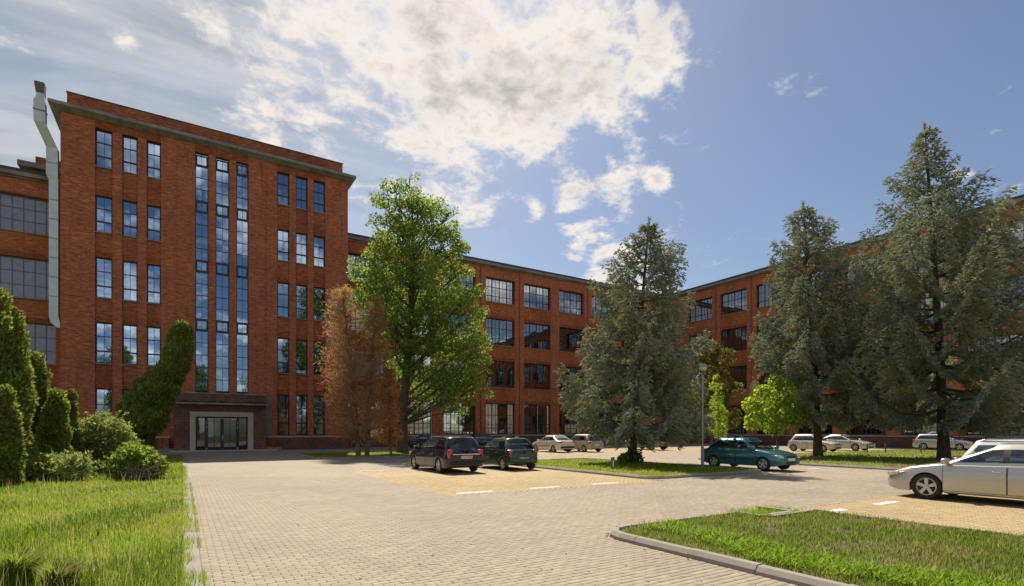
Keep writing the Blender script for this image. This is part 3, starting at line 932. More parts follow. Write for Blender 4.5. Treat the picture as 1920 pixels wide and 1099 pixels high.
M['olive'] = leaf_mat('olive_leaves', (.110, .115, .024), (.190, .175, .042), .45)
M['thuja'] = leaf_mat('thuja_sprays', (.110, .165, .028), (.300, .370, .066), .42, (.180, .175, .060), 1.8, .7, .1)
M['bush'] = leaf_mat('bush_leaves', (.160, .205, .060), (.370, .410, .150), .45, None, 1, .5, .2)
M['vine'] = leaf_mat('vine_leaves', (.150, .225, .032), (.290, .360, .065), .45, None, 1, .5, .2)
M['dead'] = leaf_mat('dead_conifer_needles', (.350, .150, .068), (.560, .290, .150), .48, (.380, .285, .180), .45, .8, .1)
M['dead_orange'] = leaf_mat('rust_conifer_needles', (.300, .105, .024), (.460, .185, .048), .38, (.220, .100, .035), .9, .8, .1)
M['grass'] = leaf_mat('lawn_grass', (.160, .260, .022), (.310, .410, .046), .52, (.320, .355, .085), .6, .6, .15, 1.35)
M['grass_short'] = leaf_mat('short_grass', (.120, .195, .018), (.240, .310, .038), .55, (.250, .265, .055), .35, .6, .15, 1.8)
M['grass_dry'] = leaf_mat('verge_grass', (.100, .155, .024), (.205, .255, .052), .52, (.235, .235, .085), .8, .6, .15, 1.6)
M['weed'] = leaf_mat('bright_weeds', (.140, .245, .012), (.240, .350, .022), .45, None, 1, .55, .15)
M['grass_clump'] = leaf_mat('grass_clumps', (.075, .135, .018), (.170, .235, .036), .42, None, 1, .6, .15)
M['straw'] = leaf_mat('dry_straw', (.36, .31, .15), (.50, .44, .24), .35, None, 1, .8, .1)
M['stalk'] = plain('dry_stalks', (.22, .17, .10), .9)
M['cone'] = plain('spruce_cones', (.17, .085, .040), .8)
M['mulch'] = plain('brown_needle_litter', (.11, .060, .032), .95, var=.5, scale=6)

def unit(v):
    return v / np.maximum(1e-9, np.linalg.norm(v, axis=-1, keepdims=True))
def rand_dirs(n):
    return unit(RNG.normal(size=(n, 3)))
def cards(C, D, S, L, W, fold=0.0):
    """leaf shaped quads: from C along D, width along S"""
    D = unit(D); S = unit(S - D * np.sum(S * D, 1, keepdims=True))
    L = np.asarray(L).reshape(-1, 1); W = np.asarray(W).reshape(-1, 1)
    N = np.cross(D, S)
    mid = C + D * L * .48
    V = np.stack([C, mid + S * W * .5 + N * W * fold, C + D * L, mid - S * W * .5 + N * W * fold], 1)
    return V.reshape(-1, 3)
def card_obj(name, Vs, mat, parent, tint=None, kind=None):
    V = np.concatenate(Vs); n = len(V) // 4
    if tint is None: tint = RNG.random(n)
    me = mesh_np(name, V, np.arange(n * 4).reshape(-1, 4), mat, tint)
    o = obj(name, me, parent)
    if kind: o['kind'] = kind
    return o
def tube(pts, radii, sides=8):
    """vertices and quads of a tapered tube through pts"""
    P = np.asarray(pts, float); n = len(P)
    T = np.gradient(P, axis=0); T = unit(T)
    ref = np.array([1.0, 0, 0]) if abs(T[0, 0]) < .8 else np.array([0, 1.0, 0])
    A = unit(np.cross(T, ref)); B = np.cross(T, A)
    ang = np.linspace(0, 2 * math.pi, sides, endpoint=False)
    ring = np.cos(ang)[None, :, None] * A[:, None] + np.sin(ang)[None, :, None] * B[:, None]
    V = P[:, None] + ring * np.asarray(radii)[:, None, None]
    F = []
    for i in range(n - 1):
        for k in range(sides):
            k2 = (k + 1) % sides
            F.append((i * sides + k, i * sides + k2, (i + 1) * sides + k2, (i + 1) * sides + k))
    return V.reshape(-1, 3), np.array(F)
class Tubes:
    def __init__(self): self.V, self.F, self.n = [], [], 0
    def add(self, pts, radii, sides=8):
        V, F = tube(pts, radii, sides)
        self.V.append(V); self.F.append(F + self.n); self.n += len(V)
    def build(self, name, mat, parent):
        return obj(name, mesh_np(name, np.concatenate(self.V), np.concatenate(self.F), mat, smooth=True), parent)

# ---------- blue spruces
def spruce(xy, H, Rb, seed, label, z0=1.0, prof=((0, .8), (1, .05)), tip=0.0, dens=1.0, ragged=.2, s0=-.28):
    global RNG
    RNG = np.random.default_rng(seed)
    root = empty('spruce_tree', (xy[0], xy[1], .06))
    tb = Tubes()
    zt = np.linspace(0, H, 14)
    tr = .010 * H * 1.45 * (1 - zt / H) ** .8 + .015
    tr[0] *= 1.25
    ax = lambda z: np.array([tip * UX * (z / H) ** 1.3, -tip * UY * (z / H) ** 1.3, z])
    tb.add([ax(z) for z in zt], tr, 10)
    VS = []; CO = []
    z = z0
    while z < H - .15:
        t = z / H
        nb = 8 if t < .45 else (6 if t < .7 else 5)
        ph = RNG.random() * 6.28
        for b in range(nb):
            az = ph + b * 2 * math.pi / nb + RNG.normal(0, .22)
            pf = float(np.interp(t, [p[0] for p in prof], [p[1] for p in prof]))
            L = (Rb * pf - .22) * (1 + RNG.normal(-.04, ragged)); L = max(.15, min(L, Rb * 1.1))
            if RNG.random() < .06: L *= 1.25
            slope = s0 + (.72 - s0) * t + RNG.normal(0, .08); curl = .12 + .22 * (1 - t)
            dirp = np.array([math.cos(az), math.sin(az), 0.0]); side = np.array([-math.sin(az), math.cos(az), 0.0])
            base = ax(z + RNG.normal(0, .07))
            def pt(s):
                s = np.asarray(s)[..., None]
                return base + dirp * (L * s) + np.array([0, 0, 1.0]) * L * (slope * s + curl * s * s - .12 * np.sin(s * 3.1))
            tb.add(pt(np.linspace(0, 1, 5)), np.linspace(.012 + .011 * L, .008, 5), 4)
            nl = max(4, int(L / .15 * dens))
            ss = np.linspace(.22, .99, nl) + RNG.normal(0, .02, nl)
            sg = np.where(np.arange(nl) % 2 == 0, 1.0, -1.0)
            for rep in (0, 1):
                sgn = sg * (1 if rep == 0 else -1)
                lb = (.26 + .44 * L * (1 - ss) ** .7 * (0.45 + ss)) * RNG.uniform(.7, 1.2, nl)
                lb = np.minimum(lb, 1.25)
                bd = unit(dirp * .75 + side * sgn[:, None] * .8 + np.array([0, 0, 1.0]) * (RNG.normal(-.26, .13, nl) + .5 * max(0, t - .5))[:, None])
                p0 = pt(ss)
                cnt = np.maximum(3, (lb / (.034 if t < .55 else .046) * dens).astype(int))
                idx = np.repeat(np.arange(nl), cnt)
                f = RNG.random(len(idx)) ** .85
                C = p0[idx] + bd[idx] * (lb[idx] * f)[:, None] + RNG.normal(0, .028, (len(idx), 3))
                C[:, 2] -= .30 * lb[idx] * f * f + .34 * RNG.random(len(idx)) ** 2 * (1 - t)
                tw = unit(bd[idx] * .85 + rand_dirs(len(idx)) * .55 + np.array([0, 0, -.10]))
                Ln = RNG.uniform(.15, .28, len(idx)); Wn = RNG.uniform(.050, .080, len(idx))
                S = np.cross(tw, [0, 0, 1.0]) + rand_dirs(len(idx)) * .6
                VS.append(cards(C, tw, S, Ln, Wn)); VS.append(cards(C, tw, np.cross(tw, S), Ln, Wn))
            # brush along the bough's own end
            ne = max(6, int(L / .07)); f = RNG.uniform(.3, 1.03, ne)
            C = pt(f) + RNG.normal(0, .03, (ne, 3)); tw = unit(dirp + rand_dirs(ne) * .7 + np.array([0, 0, .3]))
            VS.append(cards(C, tw, rand_dirs(ne), RNG.uniform(.14, .24, ne), RNG.uniform(.06, .09, ne)))
            if t > .62 and RNG.random() < .9:
                k = RNG.integers(2, 6); C = pt(RNG.uniform(.4, 1.0, k)) + RNG.normal(0, .05, (k, 3))
                CO.append(C)
        z += (.98 if t < .5 else (.78 if t < .75 else .46)) * (H / 15) ** .45 * RNG.uniform(.85, 1.15)
    # leader
    n = 120; zz = RNG.uniform(H - .9, H + .12, n)
    C = np.stack([ax(v) for v in zz]); tw = unit(rand_dirs(n) * np.array([1, 1, .4]) + np.array([0, 0, .75]))
    VS.append(cards(C, tw, rand_dirs(n), RNG.uniform(.12, .22, n), .06 * np.ones(n)))
    tb.build('trunk', M['bark_spruce'], root)
    card_obj('crown', VS, M['spruce'], root)
    if CO:
        C = np.concatenate(CO); n = len(C)
        tw = np.tile([0, 0, -1.0], (n, 1)) + rand_dirs(n) * .25
        S = rand_dirs(n)
        card_obj('cones', [cards(C, tw, S, .17 * np.ones(n), .075 * np.ones(n)), cards(C, tw, np.cross(tw, S), .17 * np.ones(n), .075 * np.ones(n))], M['cone'], root, kind='stuff')
    tag(root, label, 'tree', 'blue spruces')
    return root
spruce((19.75, 19.95), 12.55, 3.5, 3, 'smallest blue spruce, on the grass island beside the lamp post', 2.35,
       ((0, .9), (.14, 1.0), (.27, 1.0), (.52, .80), (.70, .60), (.83, .36), (.92, .20), (1, .05)), .85)
spruce((35.4, 18.9), 16.6, 3.4, 5, 'middle blue spruce with a bushy crown behind the young maple', 3.0,
       ((0, .9), (.2, 1.0), (.4, 1.0), (.55, .85), (.72, .66), (.85, .44), (.93, .24), (1, .05)), -1.0, ragged=.25, s0=-.20)
spruce((38.5, 13.2), 19.9, 5.9, 8, 'tallest and widest blue spruce on the right, behind the silver sedan', 3.0,
       ((0, .9), (.12, 1.0), (.3, 1.0), (.42, .9), (.58, .66), (.70, .42), (.82, .26), (.92, .13), (1, .03)), -1.15, ragged=.25, s0=-.14, dens=.92)

# ---------- blob crowns
def blob_points(B, n, inside=.86, rmin=.86, rmax=1.05):
    """points near the surface of a union of ellipsoids B (k,6)"""
    B = np.asarray(B, float)
    A = (B[:, 3] * B[:, 4] + B[:, 3] * B[:, 5] + B[:, 4] * B[:, 5])
    idx = RNG.choice(len(B), size=n, p=A / A.sum())
    d = rand_dirs(n)
    P = B[idx, :3] + d * B[idx, 3:] * RNG.uniform(rmin, rmax, (n, 1))
    keep = np.ones(n, bool)
    for k in range(len(B)):
        q = np.linalg.norm((P - B[k, :3]) / B[k, 3:], axis=1)
        keep &= (q > inside) | (idx == k)
    N = unit(d / B[idx, 3:])
    return P[keep], N[keep]
def blob_core(name, B, k, mat, parent, seg=10):
    VV, FF, n0 = [], [], 0
    for b in B:
        th = np.linspace(.12, math.pi - .12, seg // 2 + 2); ph = np.linspace(0, 2 * math.pi, seg, endpoint=False)
        V = np.stack([np.sin(th)[:, None] * np.cos(ph), np.sin(th)[:, None] * np.sin(ph), np.repeat(np.cos(th)[:, None], seg, 1)], -1)
        V = V * (1 + RNG.normal(0, .06, V.shape[:2] + (1,)))
        V = V.reshape(-1, 3) * np.array(b[3:]) * k + np.array(b[:3])
        F = []
        for i in range(len(th) - 1):
            for j in range(seg):
                j2 = (j + 1) % seg
                F.append((i * seg + j, (i + 1) * seg + j, (i + 1) * seg + j2, i * seg + j2))
        VV.append(V); FF.append(np.array(F) + n0); n0 += len(V)
    return obj(name, mesh_np(name, np.concatenate(VV), np.concatenate(FF), mat, smooth=True), parent)
def P3(px, py, d):
    """point at picture position (px, py), camera depth d"""
    x, y = GD(px, d)
    return np.array([x, y, CAM_H + (HOR - py) * d / CAM_F])
def blob_tree(name, xy, B, nleaf, leaf, mat, core=None, up=.0, out=.5, wr=.5, root_z=.05, trunk=None, bark=None, inside=.86, rmin=.86, rmax=1.05):
    """B in world coordinates; leaves spread over the lobes"""
    root = empty(name, (xy[0], xy[1], root_z))
    off = np.array([xy[0], xy[1], root_z, 0, 0, 0])
    B = np.asarray(B, float) - off
    P, N = blob_points(B, nleaf, inside, rmin, rmax)
    n = len(P)
    D = unit(N * out + rand_dirs(n) * .7 + np.array([0, 0, up]))
    S = rand_dirs(n)
    L = leaf * RNG.uniform(.7, 1.3, n)
    card_obj('crown', [cards(P, D, S, L, L * wr)], mat, root)
    if core: blob_core('inner_foliage', B, core, mat, root)
    if trunk is not None: trunk.build('trunk', bark or M['bark'], root)
    return root, B

# ---------- the large maple
RNG = np.random.default_rng(21)
MD = 41.0
mx, my = GD(754, MD)
lob = [(770, 530, 46), (840, 540, 38), (720, 530, 38), (830, 592, 46), (762, 592, 46), (872, 560, 28), (822, 652, 46), (882, 642, 34), (738, 622, 38), (850, 712, 42), (800, 722, 42), (782, 450, 40), (802, 420, 36), (742, 430, 32), (772, 380, 30), (832, 460, 32), (720, 470, 32), (700, 570, 36),
       (765, 345, 24), (738, 372, 30), (806, 378, 32), (847, 402, 18), (708, 376, 15), (765, 405, 42), (826, 428, 30), (704, 428, 20), (758, 455, 38),
       (852, 468, 28), (690, 500, 32), (735, 500, 42), (800, 498, 46), (858, 512, 32), (676, 548, 34), (735, 558, 50), (810, 560, 52), (885, 590, 30), (893, 545, 18),
       (705, 605, 40), (778, 620, 52), (850, 632, 48), (900, 655, 28), (800, 682, 52), (868, 692, 44), (912, 688, 20), (765, 700, 34), (832, 738, 46), (892, 728, 32), (790, 765, 26), (862, 768, 22), (740, 650, 34)]
B = []; tb = Tubes()
zb = lambda py: CAM_H + (HOR - py) * MD / CAM_F
trunk_pts = [(0, 0, 0), (.05, 0, 1.2), (.1, .05, 3.0), (.35, .1, 6.0), (.7, .2, 9.5), (.9, .2, 13), (.9, .1, 16.5), (.8, 0, 20)]
tb.add(trunk_pts, [.52, .40, .34, .29, .22, .16, .10, .04], 10)
for (px, py, r) in lob:
    rr = r * MD / CAM_F
    amp = 2.6 * min(1, (r / 40)) * (1.0 if py > 450 else .6)
    dd = RNG.uniform(-amp, amp)
    c = P3(px, py, MD + dd)
    # each lobe splits into irregular smaller clumps
    for k in range(9 if r > 26 else 5):
        o = unit(RNG.normal(size=3)) * rr * RNG.uniform(.5, .95)
        q = RNG.uniform(.26, .50) * rr
        B.append([*(c + o), q * 1.15, q * 1.15, q * .85])
    loc = c - np.array([mx, my, .05])
    zs = max(2.2, loc[2] - 1.2 - .55 * np.linalg.norm(loc[:2]))
    st = np.array([np.interp(zs, [p[2] for p in trunk_pts], [p[i] for p in trunk_pts]) for i in (0, 1)] + [zs])
    m1 = st + (loc - st) * .5 + np.array([0, 0, -.1]) + RNG.normal(0, .15, 3)
    tb.add([st, m1, loc], [.10 + .02 * rr, .06, .025], 6)
    for k in range(4):
        e = loc + unit(RNG.normal(size=3)) * rr * .9
        tb.add([m1 + (loc - m1) * .5, (loc + e) / 2, e], [.035, .022, .008], 4)
maple, Bm = blob_tree('maple_tree', (mx, my), B, 60000, .175, M['maple'], None, up=-.2, out=.3, wr=.85, trunk=tb, inside=.55, rmin=.45, rmax=1.12)
# a second, looser set of leaves inside the crown
tag(maple, 'large green maple with an open crown in front of the long wing', 'tree')

# trees on the far side of the yard: behind the viewer, seen only mirrored in the lower windows
def copy_tree(src, loc, rz, sc):
    r = src.copy(); COL.objects.link(r); r.location = loc; r.rotation_euler = (0, 0, rz); r.scale = (sc, sc, sc)
    for ch in list(src.children):
        c_ = ch.copy(); COL.objects.link(c_); c_.parent = r
    return r
for i, (x_, y_, rz_, sc_) in enumerate(((-24, -26, .4, .85), (-11, -30, 2.0, .95), (3, -27, 3.6, .8), (16, -31, 5.1, 1.0), (29, -27, 1.2, .9), (43, -30, 2.8, .95))):
    t_ = copy_tree(maple, (x_, y_, 0), rz_, sc_)
    tag(t_, 'green tree across the yard, seen only as a reflection in the lower tower windows', 'tree', 'trees mirrored in the lower windows')
# ---------- dead brown conifers beside the maple
def dead_conifer(px, d, py_top, top_px, Wd, seed, label, mat, n=260, lean_base=0.0, low=.9):
    global RNG
    RNG = np.random.default_rng(seed)
    x, y = GD(px, d)
    top = P3(top_px, py_top, d); H = top[2]
    root = empty('dead_conifer', (x, y, .06)); tb = Tubes()
    tip = np.array([top[0] - x, top[1] - y, H])
    ax = lambda t: np.stack([tip[0] * t ** 1.3, tip[1] * t ** 1.3, tip[2] * t], -1)
    ts = np.linspace(0, 1, 10)
    tb.add(ax(ts), .16 * (1 - ts) ** .8 * (H / 11) + .012, 8)
    VS = []
    for i in range(n):
        t = low / H + (1 - low / H) * RNG.random() ** 1.05
        if t > .985: continue
        prof = min(1.0, .62 + t * 1.6) * (1 - t) ** .55
        L = Wd * prof * RNG.uniform(.6, 1.15) + .15
        az = RNG.random() * 6.283
        d0 = np.array([math.cos(az), math.sin(az), RNG.uniform(.25, .85)])
        s = np.linspace(0, 1, 5)[:, None]
        pts = ax(np.array(t)) + d0 * L * s + np.array([0, 0, -.22 * L]) * s * s
        tb.add(pts, np.linspace(.022, .005, 5), 4)
        k = int(12 + 24 * L)
        f = RNG.uniform(.2, 1.05, k)
        C = ax(np.array(t)) + d0 * (L * f)[:, None] + np.array([0, 0, -.22 * L]) * (f * f)[:, None] + RNG.normal(0, .09 + .06 * L, (k, 3))
        D = unit(unit(d0) * .5 + rand_dirs(k) * .85 + np.array([0, 0, .05]))
        VS.append(cards(C, D, rand_dirs(k), RNG.uniform(.16, .40, k), RNG.uniform(.018, .04, k)))
    tb.build('trunk', M['bark_dead'], root)
    card_obj('crown', VS, mat, root)
    tag(root, label, 'tree', 'dead conifers by the maple')
    return root
dead_conifer(672, 36.0, 540, 641, 2.5, 31, 'leftmost dying conifer, thin brown needles, leaning against the tower corner', M['dead'], 440)
dead_conifer(688, 36.6, 560, 706, 1.85, 32, 'brown dying conifer with forked foot between leaning one and maple', M['dead'], 300)
dead_conifer(733, 38.5, 690, 726, 1.15, 33, 'small rust orange dead conifer at the foot of the maple', M['dead_orange'], 170, low=.8)

# ---------- young trees and the olive tree behind
RNG = np.random.default_rng(41)
def small_tree(name, px, d, lobes, nleaf, leaf, mat, label, bark=None, wr=.8, trunk_r=.06, split=4):
    x, y = GD(px, d); B = []; tb = Tubes()
    topz = max(P3(px, l[1], d)[2] for l in lobes)
    tb.add([(0, 0, 0), (.02, 0, topz * .3), (0, .02, topz * .6), (0, 0, topz * .95)], [trunk_r, trunk_r * .8, trunk_r * .5, .01], 8)
    for (lx, ly, r) in lobes:
        rr = r * d / CAM_F; c = P3(lx, ly, d + RNG.uniform(-.5, .5) * rr)
        for k in range(split):
            o = unit(RNG.normal(size=3)) * rr * .5; q = RNG.uniform(.45, .65) * rr
            B.append([*(c + o), q, q, q])
        loc = c - np.array([x, y, .05])
        st = np.array([0, 0, max(topz * .25, loc[2] - .6 - .5 * np.linalg.norm(loc[:2]))])
        tb.add([st, (st + loc) / 2 + np.array([0, 0, -.05]), loc], [trunk_r * .4, trunk_r * .25, .008], 5)
    o, _ = blob_tree(name, (x, y), B, nleaf, leaf, mat, None, up=-.1, out=.4, wr=wr, trunk=tb, bark=bark)
    tag(o, label, 'tree')
    return o
small_tree('young_maple', 1457, 33.0, [(1452, 722, 16), (1435, 745, 22), (1475, 742, 22), (1415, 765, 20), (1455, 765, 28), (1495, 765, 20), (1425, 788, 24), (1470, 788, 26), (1500, 785, 12), (1405, 792, 10), (1445, 800, 18), (1478, 722, 10)], 7500, .17, M['young'],
           'young bright green maple with a rounded crown behind the teal hatchback')
small_tree('young_tree', 1347, 32.5, [(1343, 708, 7), (1342, 725, 10), (1347, 745, 13), (1343, 765, 16), (1350, 785, 18), (1345, 803, 18), (1355, 815, 14), (1333, 790, 12)], 4200, .13, M['young'],
           'slender bright green sapling beside the lamp post', wr=.45, trunk_r=.035)
small_tree('olive_tree', 1335, 50.0, [(1330, 660, 22), (1355, 680, 24), (1310, 690, 26), (1340, 710, 34), (1310, 735, 30), (1365, 735, 28), (1330, 770, 36), (1360, 780, 28)], 14000, .22, M['olive'],
           'olive green tree in the courtyard corner behind the smallest spruce', trunk_r=.14)

# ---------- thujas and shrubs on the lawn
RNG = np.random.default_rng(51)
def column(px, d, py_top, wpx, label, group='columnar thujas on the lawn', name='thuja', n=15000, tops=3, py_base=None, lean=0.0):
    x, y = GD(px, d)
    H = CAM_H + (HOR - py_top) * d / CAM_F; r = wpx / 2 * d / CAM_F * .74
    B = []
    k = int(H / (r * .75)) + 2
    for i in range(k):
        t = i / (k - 1); z = .15 + (H - r * .5) * t
        rad = r * (1.0 - .50 * max(0, t - .45) / .55) * RNG.uniform(.88, 1.08)
        B.append([x + RNG.normal(0, r * .08) + lean * t, y + RNG.normal(0, r * .08), z, rad, rad, max(rad * 1.0, H / k * .9)])
    for i in range(int(14 + 5 * H)):
        t = RNG.uniform(.03, .93); a = RNG.random() * 6.28; rad = r * RNG.uniform(.18, .36); ro = r * (1.0 - .50 * max(0, t - .45) / .55) * .9
        B.append([x + math.cos(a) * ro + lean * t, y + math.sin(a) * ro, .2 + (H - .3) * t, rad, rad, rad * RNG.uniform(1.2, 2.2)])
    o, _ = blob_tree(name, (x, y), B, n, .13, M['thuja'], .80, up=.7, out=.55, wr=.5)
    tag(o, label, 'shrub', group)
    return o
column(-6, 17.5, 552, 120, 'big dark thuja at the left edge, taller than its neighbours', n=38000)
column(8, 16.0, 738, 62, 'low thuja column in front of the big dark one at the left edge', n=13000)
column(68, 19.5, 672, 62, 'pointed thuja column second tallest, near the left edge', n=17000)
column(103, 19.2, 741, 58, 'squat thuja column in the middle of the lawn group', n=13000)
column(133, 20.5, 742, 30, 'narrow thuja spike at the right end of the lawn group', n=7000)
column(158, 21.5, 802, 26, 'tiny thuja beside the pale leafed bush', n=4000)
column(200, 24.0, 782, 34, 'small thuja top rising behind the pale leafed bush', n=6000)
# the leaning thuja by the tower
LD = 34.0
path = [(258, 835, 32), (262, 800, 36), (268, 770, 38), (290, 745, 36), (305, 725, 34), (318, 705, 31), (328, 685, 29), (335, 665, 28), (339, 645, 27), (341, 630, 24), (341, 617, 16),
        (235, 800, 26), (242, 770, 22), (240, 757, 12), (262, 735, 16), (262, 718, 10), (280, 722, 18), (283, 708, 12), (300, 760, 26), (290, 790, 26), (225, 815, 18)]
B = []
for (px, py, r) in path:
    c = P3(px, py, LD + RNG.uniform(-.3, .3)); rr = r * LD / CAM_F
    B.append([*c, rr * .72, rr * .72, rr * .9])
    for k in range(9):
        o_ = unit(RNG.normal(size=3)) * rr * .72; q = rr * RNG.uniform(.14, .24)
        B.append([*(c + o_), q, q, q * 1.3])
x, y = GD(262, LD)
o, _ = blob_tree('leaning_thuja', (x, y), B, 60000, .17, M['thuja'], .82, up=.55, out=.6, wr=.5)
tag(o, 'tall thuja bent over to the right in front of the tower', 'shrub')
# leafy bushes
def bush(name, px, d, lobes, n, leaf, mat, label, core=.8, sticks=0, wr=.55):
    x, y = GD(px, d); B = []
    for (lx, ly, r) in lobes:
        rr = r * d / CAM_F; c = P3(lx, ly, d + RNG.uniform(-.6, .6) * rr); c[2] = max(c[2], rr * .5)
        B.append([*c, rr, rr, rr * .9])
    o, Bl = blob_tree(name, (x, y), B, n, leaf, mat, core, up=.35, out=.35, wr=wr, rmin=.7, rmax=1.32)
    # long loose shoots that break the outline
    VS = []; tb = Tubes()
    for i in range(int(n / 75)):
        k = RNG.integers(len(Bl)); dd = unit(RNG.normal(size=3) + np.array([0, 0, .75])); p0 = Bl[k, :3] + dd * Bl[k, 3:] * .8
        Ls = RNG.uniform(.3, 1.1) * (.5 + .5 * Bl[k, 3]); f = np.linspace(0, 1, 6)[:, None]
        pts = p0 + dd * Ls * f + np.array([0, 0, -.25 * Ls]) * f ** 2
        tb.add(pts, np.linspace(.008, .003, 6), 4)
        m_ = int(10 + Ls * 26); ff = RNG.random(m_)[:, None]
        C = p0 + dd * Ls * ff + np.array([0, 0, -.25 * Ls]) * ff ** 2
        VS.append(cards(C, unit(rand_dirs(m_) + dd * .5), rand_dirs(m_), leaf * RNG.uniform(.6, 1.1, m_), leaf * wr * RNG.uniform(.6, 1.0, m_)))
    if VS:
        card_obj('shoots', VS, mat, o); tb.build('stems', M['stalk'], o)['kind'] = 'stuff'
    if sticks:
        tb = Tubes()
        tc = np.array([-x, -y, 0.0]); tc /= np.linalg.norm(tc); la = np.array([UX, -UY, 0.0])
        for i in range(sticks):
            p0 = tc * RNG.uniform(.45, .85) + la * RNG.normal(.05, .38) + np.array([0, 0, RNG.uniform(0, .35)])
            p1 = p0 + la * RNG.normal(0, .42) + tc * RNG.normal(-.02, .14) + np.array([0, 0, RNG.uniform(.0, .45)])
            tb.add([p0, (p0 + p1) / 2 + RNG.normal(0, .05, 3), p1], [.016, .012, .005], 5)
        tb.build('dry_branches', M['stalk'], o)
    tag(o, label, 'shrub')
    return o
bush('leafy_bush', 195, 21.2, [(200, 812, 26), (175, 835, 28), (215, 840, 30), (160, 860, 26), (195, 865, 32), (225, 868, 22), (230, 815, 12), (180, 800, 14)], 15000, .11, M['bush'], 'loose pale leafed bush between the thujas and the vine mound', .55)
bush('vine_mound', 258, 18.8, [(238, 868, 20), (262, 862, 22), (285, 875, 18), (250, 882, 20), (270, 885, 20), (228, 885, 14)], 9000, .12, M['vine'], 'low mound of bright vine leaves over dry branches', .6, 80, wr=.8)
bush('weed_patch', 95, 18.0, [(30, 880, 30), (70, 885, 28), (110, 882, 26), (140, 880, 20), (0, 885, 26)], 7000, .16, M['bush'], 'dark tall weeds at the foot of the thuja group', .6, wr=.35)
bush('small_shrub', 1183, 27.3, [(1172, 862, 9), (1185, 858, 10), (1195, 862, 8)], 900, .16, M['thuja'], 'small broad leaved shrub at the foot of the smallest spruce', .5, wr=.6)

# ---------- grass
def blades(X, Y, z, h, w, mat, name, parent, bend=.45, kind='stuff'):
    n = len(X)
    a = RNG.random(n) * 6.283; b = RNG.random(n) * 6.283
    sx, sy = np.cos(a) * w * .5, np.sin(a) * w * .5
    bx, by = np.cos(b) * h * bend * RNG.random(n), np.sin(b) * h * bend * RNG.random(n)
    def lvl(f, k, c): return np.stack([X + sx * k + bx * c, Y + sy * k + by * c, z + h * f], 1), np.stack([X - sx * k + bx * c, Y - sy * k + by * c, z + h * f], 1)
    l0, r0 = lvl(0, 1, 0); l1, r1 = lvl(.55, .8, .35); l2, r2 = lvl(.98, .08, 1.15)
    V = np.stack([l0, r0, l1, r1, l2, r2], 1).reshape(-1, 3)
    i = np.arange(n)[:, None] * 6
    F = np.concatenate([i + np.array([[0, 1, 3, 2]]), i + np.array([[2, 3, 5, 4]])], 1).reshape(-1, 4)
    me = mesh_np(name, V, F, mat, np.repeat(RNG.random(n), 2))
    o = obj(name, me, parent)
    if kind: o['kind'] = kind
    return o
RNG = np.random.default_rng(61)
def scatter_view(n, region, dmin, dmax, margin, gamma=1.6):
    """random plan points in the region, thinning with distance"""
    D = dmin + (dmax - dmin) * RNG.random(n) ** gamma
    w = (960 + margin) / CAM_F
    Lt = D * RNG.uniform(-w, w, n)
    X = Lt * UX + D * UY; Y = -Lt * UY + D * UX
    k = region(X, Y)
    return X[k], Y[k], D[k]
def clump(X, Y, s, seed):
    """smooth pseudo random field for patchy heights"""
    r = np.random.default_rng(seed); v = np.zeros_like(X)
    for i in range(6):
        k = r.normal(size=2) * s; v += np.sin(X * k[0] + Y * k[1] + r.random() * 6.28)
    return v / 6
X, Y, D = scatter_view(330000, lambda X, Y: (X < .02) & (Y < 46.4), 4.6, 34, 160, 1.5)
hh = (.07 + .07 * np.clip(clump(X, Y, 1.6, 1) + .3, 0, 1)) * RNG.uniform(.5, 1.25, len(X))
blades(X, Y, .02, hh, .0045 + .0010 * D, M['grass'], 'lawn_grass', None).name = 'grass'
gl = bpy.data.objects['grass']; tag(gl, 'unmown bright green grass left of the paving', 'grass', kind='stuff')
X, Y, D = scatter_view(90000, lambda X, Y: (X < .0) & (Y < 46) & (clump(X, Y, 1.3, 31) > .18), 4.6, 26, 140, 1.4)
o = blades(X, Y, .02, RNG.uniform(.09, .25, len(X)), .005 + .0008 * D, M['grass_clump'], 'grass', None, bend=.7)
tag(o, 'darker taller clumps of grass standing in the unmown lawn', 'grass', kind='stuff')
X, Y, D = scatter_view(5200, lambda X, Y: (X < .0) & (Y < 46), 4.6, 24, 140, 1.3)
o = blades(X, Y, .02, RNG.uniform(.25, .50, len(X)), .004 + .0004 * D, M['straw'], 'seed_stalks', None, bend=.25)
tag(o, 'thin dry seed stalks above the unmown lawn', 'grass', kind='stuff')
# broad leaved weeds in the lawn
X, Y, D = scatter_view(30000, lambda X, Y: (X < -.05) & (Y < 40) & (clump(X, Y, .9, 4) > .12), 4.8, 16, 120, 1.2)
n = len(X); C = np.stack([X, Y, .05 + .10 * RNG.random(n)], 1); Dr = unit(rand_dirs(n) * np.array([1, 1, .25]) + np.array([0, 0, .35]))
o = card_obj('weeds', [cards(C, Dr, np.cross(Dr, [0, 0, 1.0]) + rand_dirs(n) * .2, RNG.uniform(.07, .15, n), RNG.uniform(.012, .03, n))], M['weed'], None)
tag(o, 'broad leaved weeds growing through the unmown lawn', 'weeds', kind='stuff')
def island_grass(key, n, dmin, dmax, h, wk, mat, label, gamma=1.3, margin=80, inset=.2, bare=0.0):
    inner = offset_in(ISL[key], inset)
    X, Y, D = scatter_view(n, lambda X, Y: point_in(inner, X, Y), dmin, dmax, margin, gamma)
    if bare:
        k = clump(X, Y, 2.4, 17) + .6 * clump(X, Y, 6.0, 18) + RNG.normal(0, .12, len(X)) > -bare
        X, Y, D = X[k], Y[k], D[k]
    hh = h * RNG.uniform(.5, 1.3, len(X)) * (1 + .45 * clump(X, Y, 1.2, 9))
    o = blades(X, Y, .085, hh, .005 + wk * D, mat, 'grass', None)
    tag(o, label, 'grass', kind='stuff')
    return o
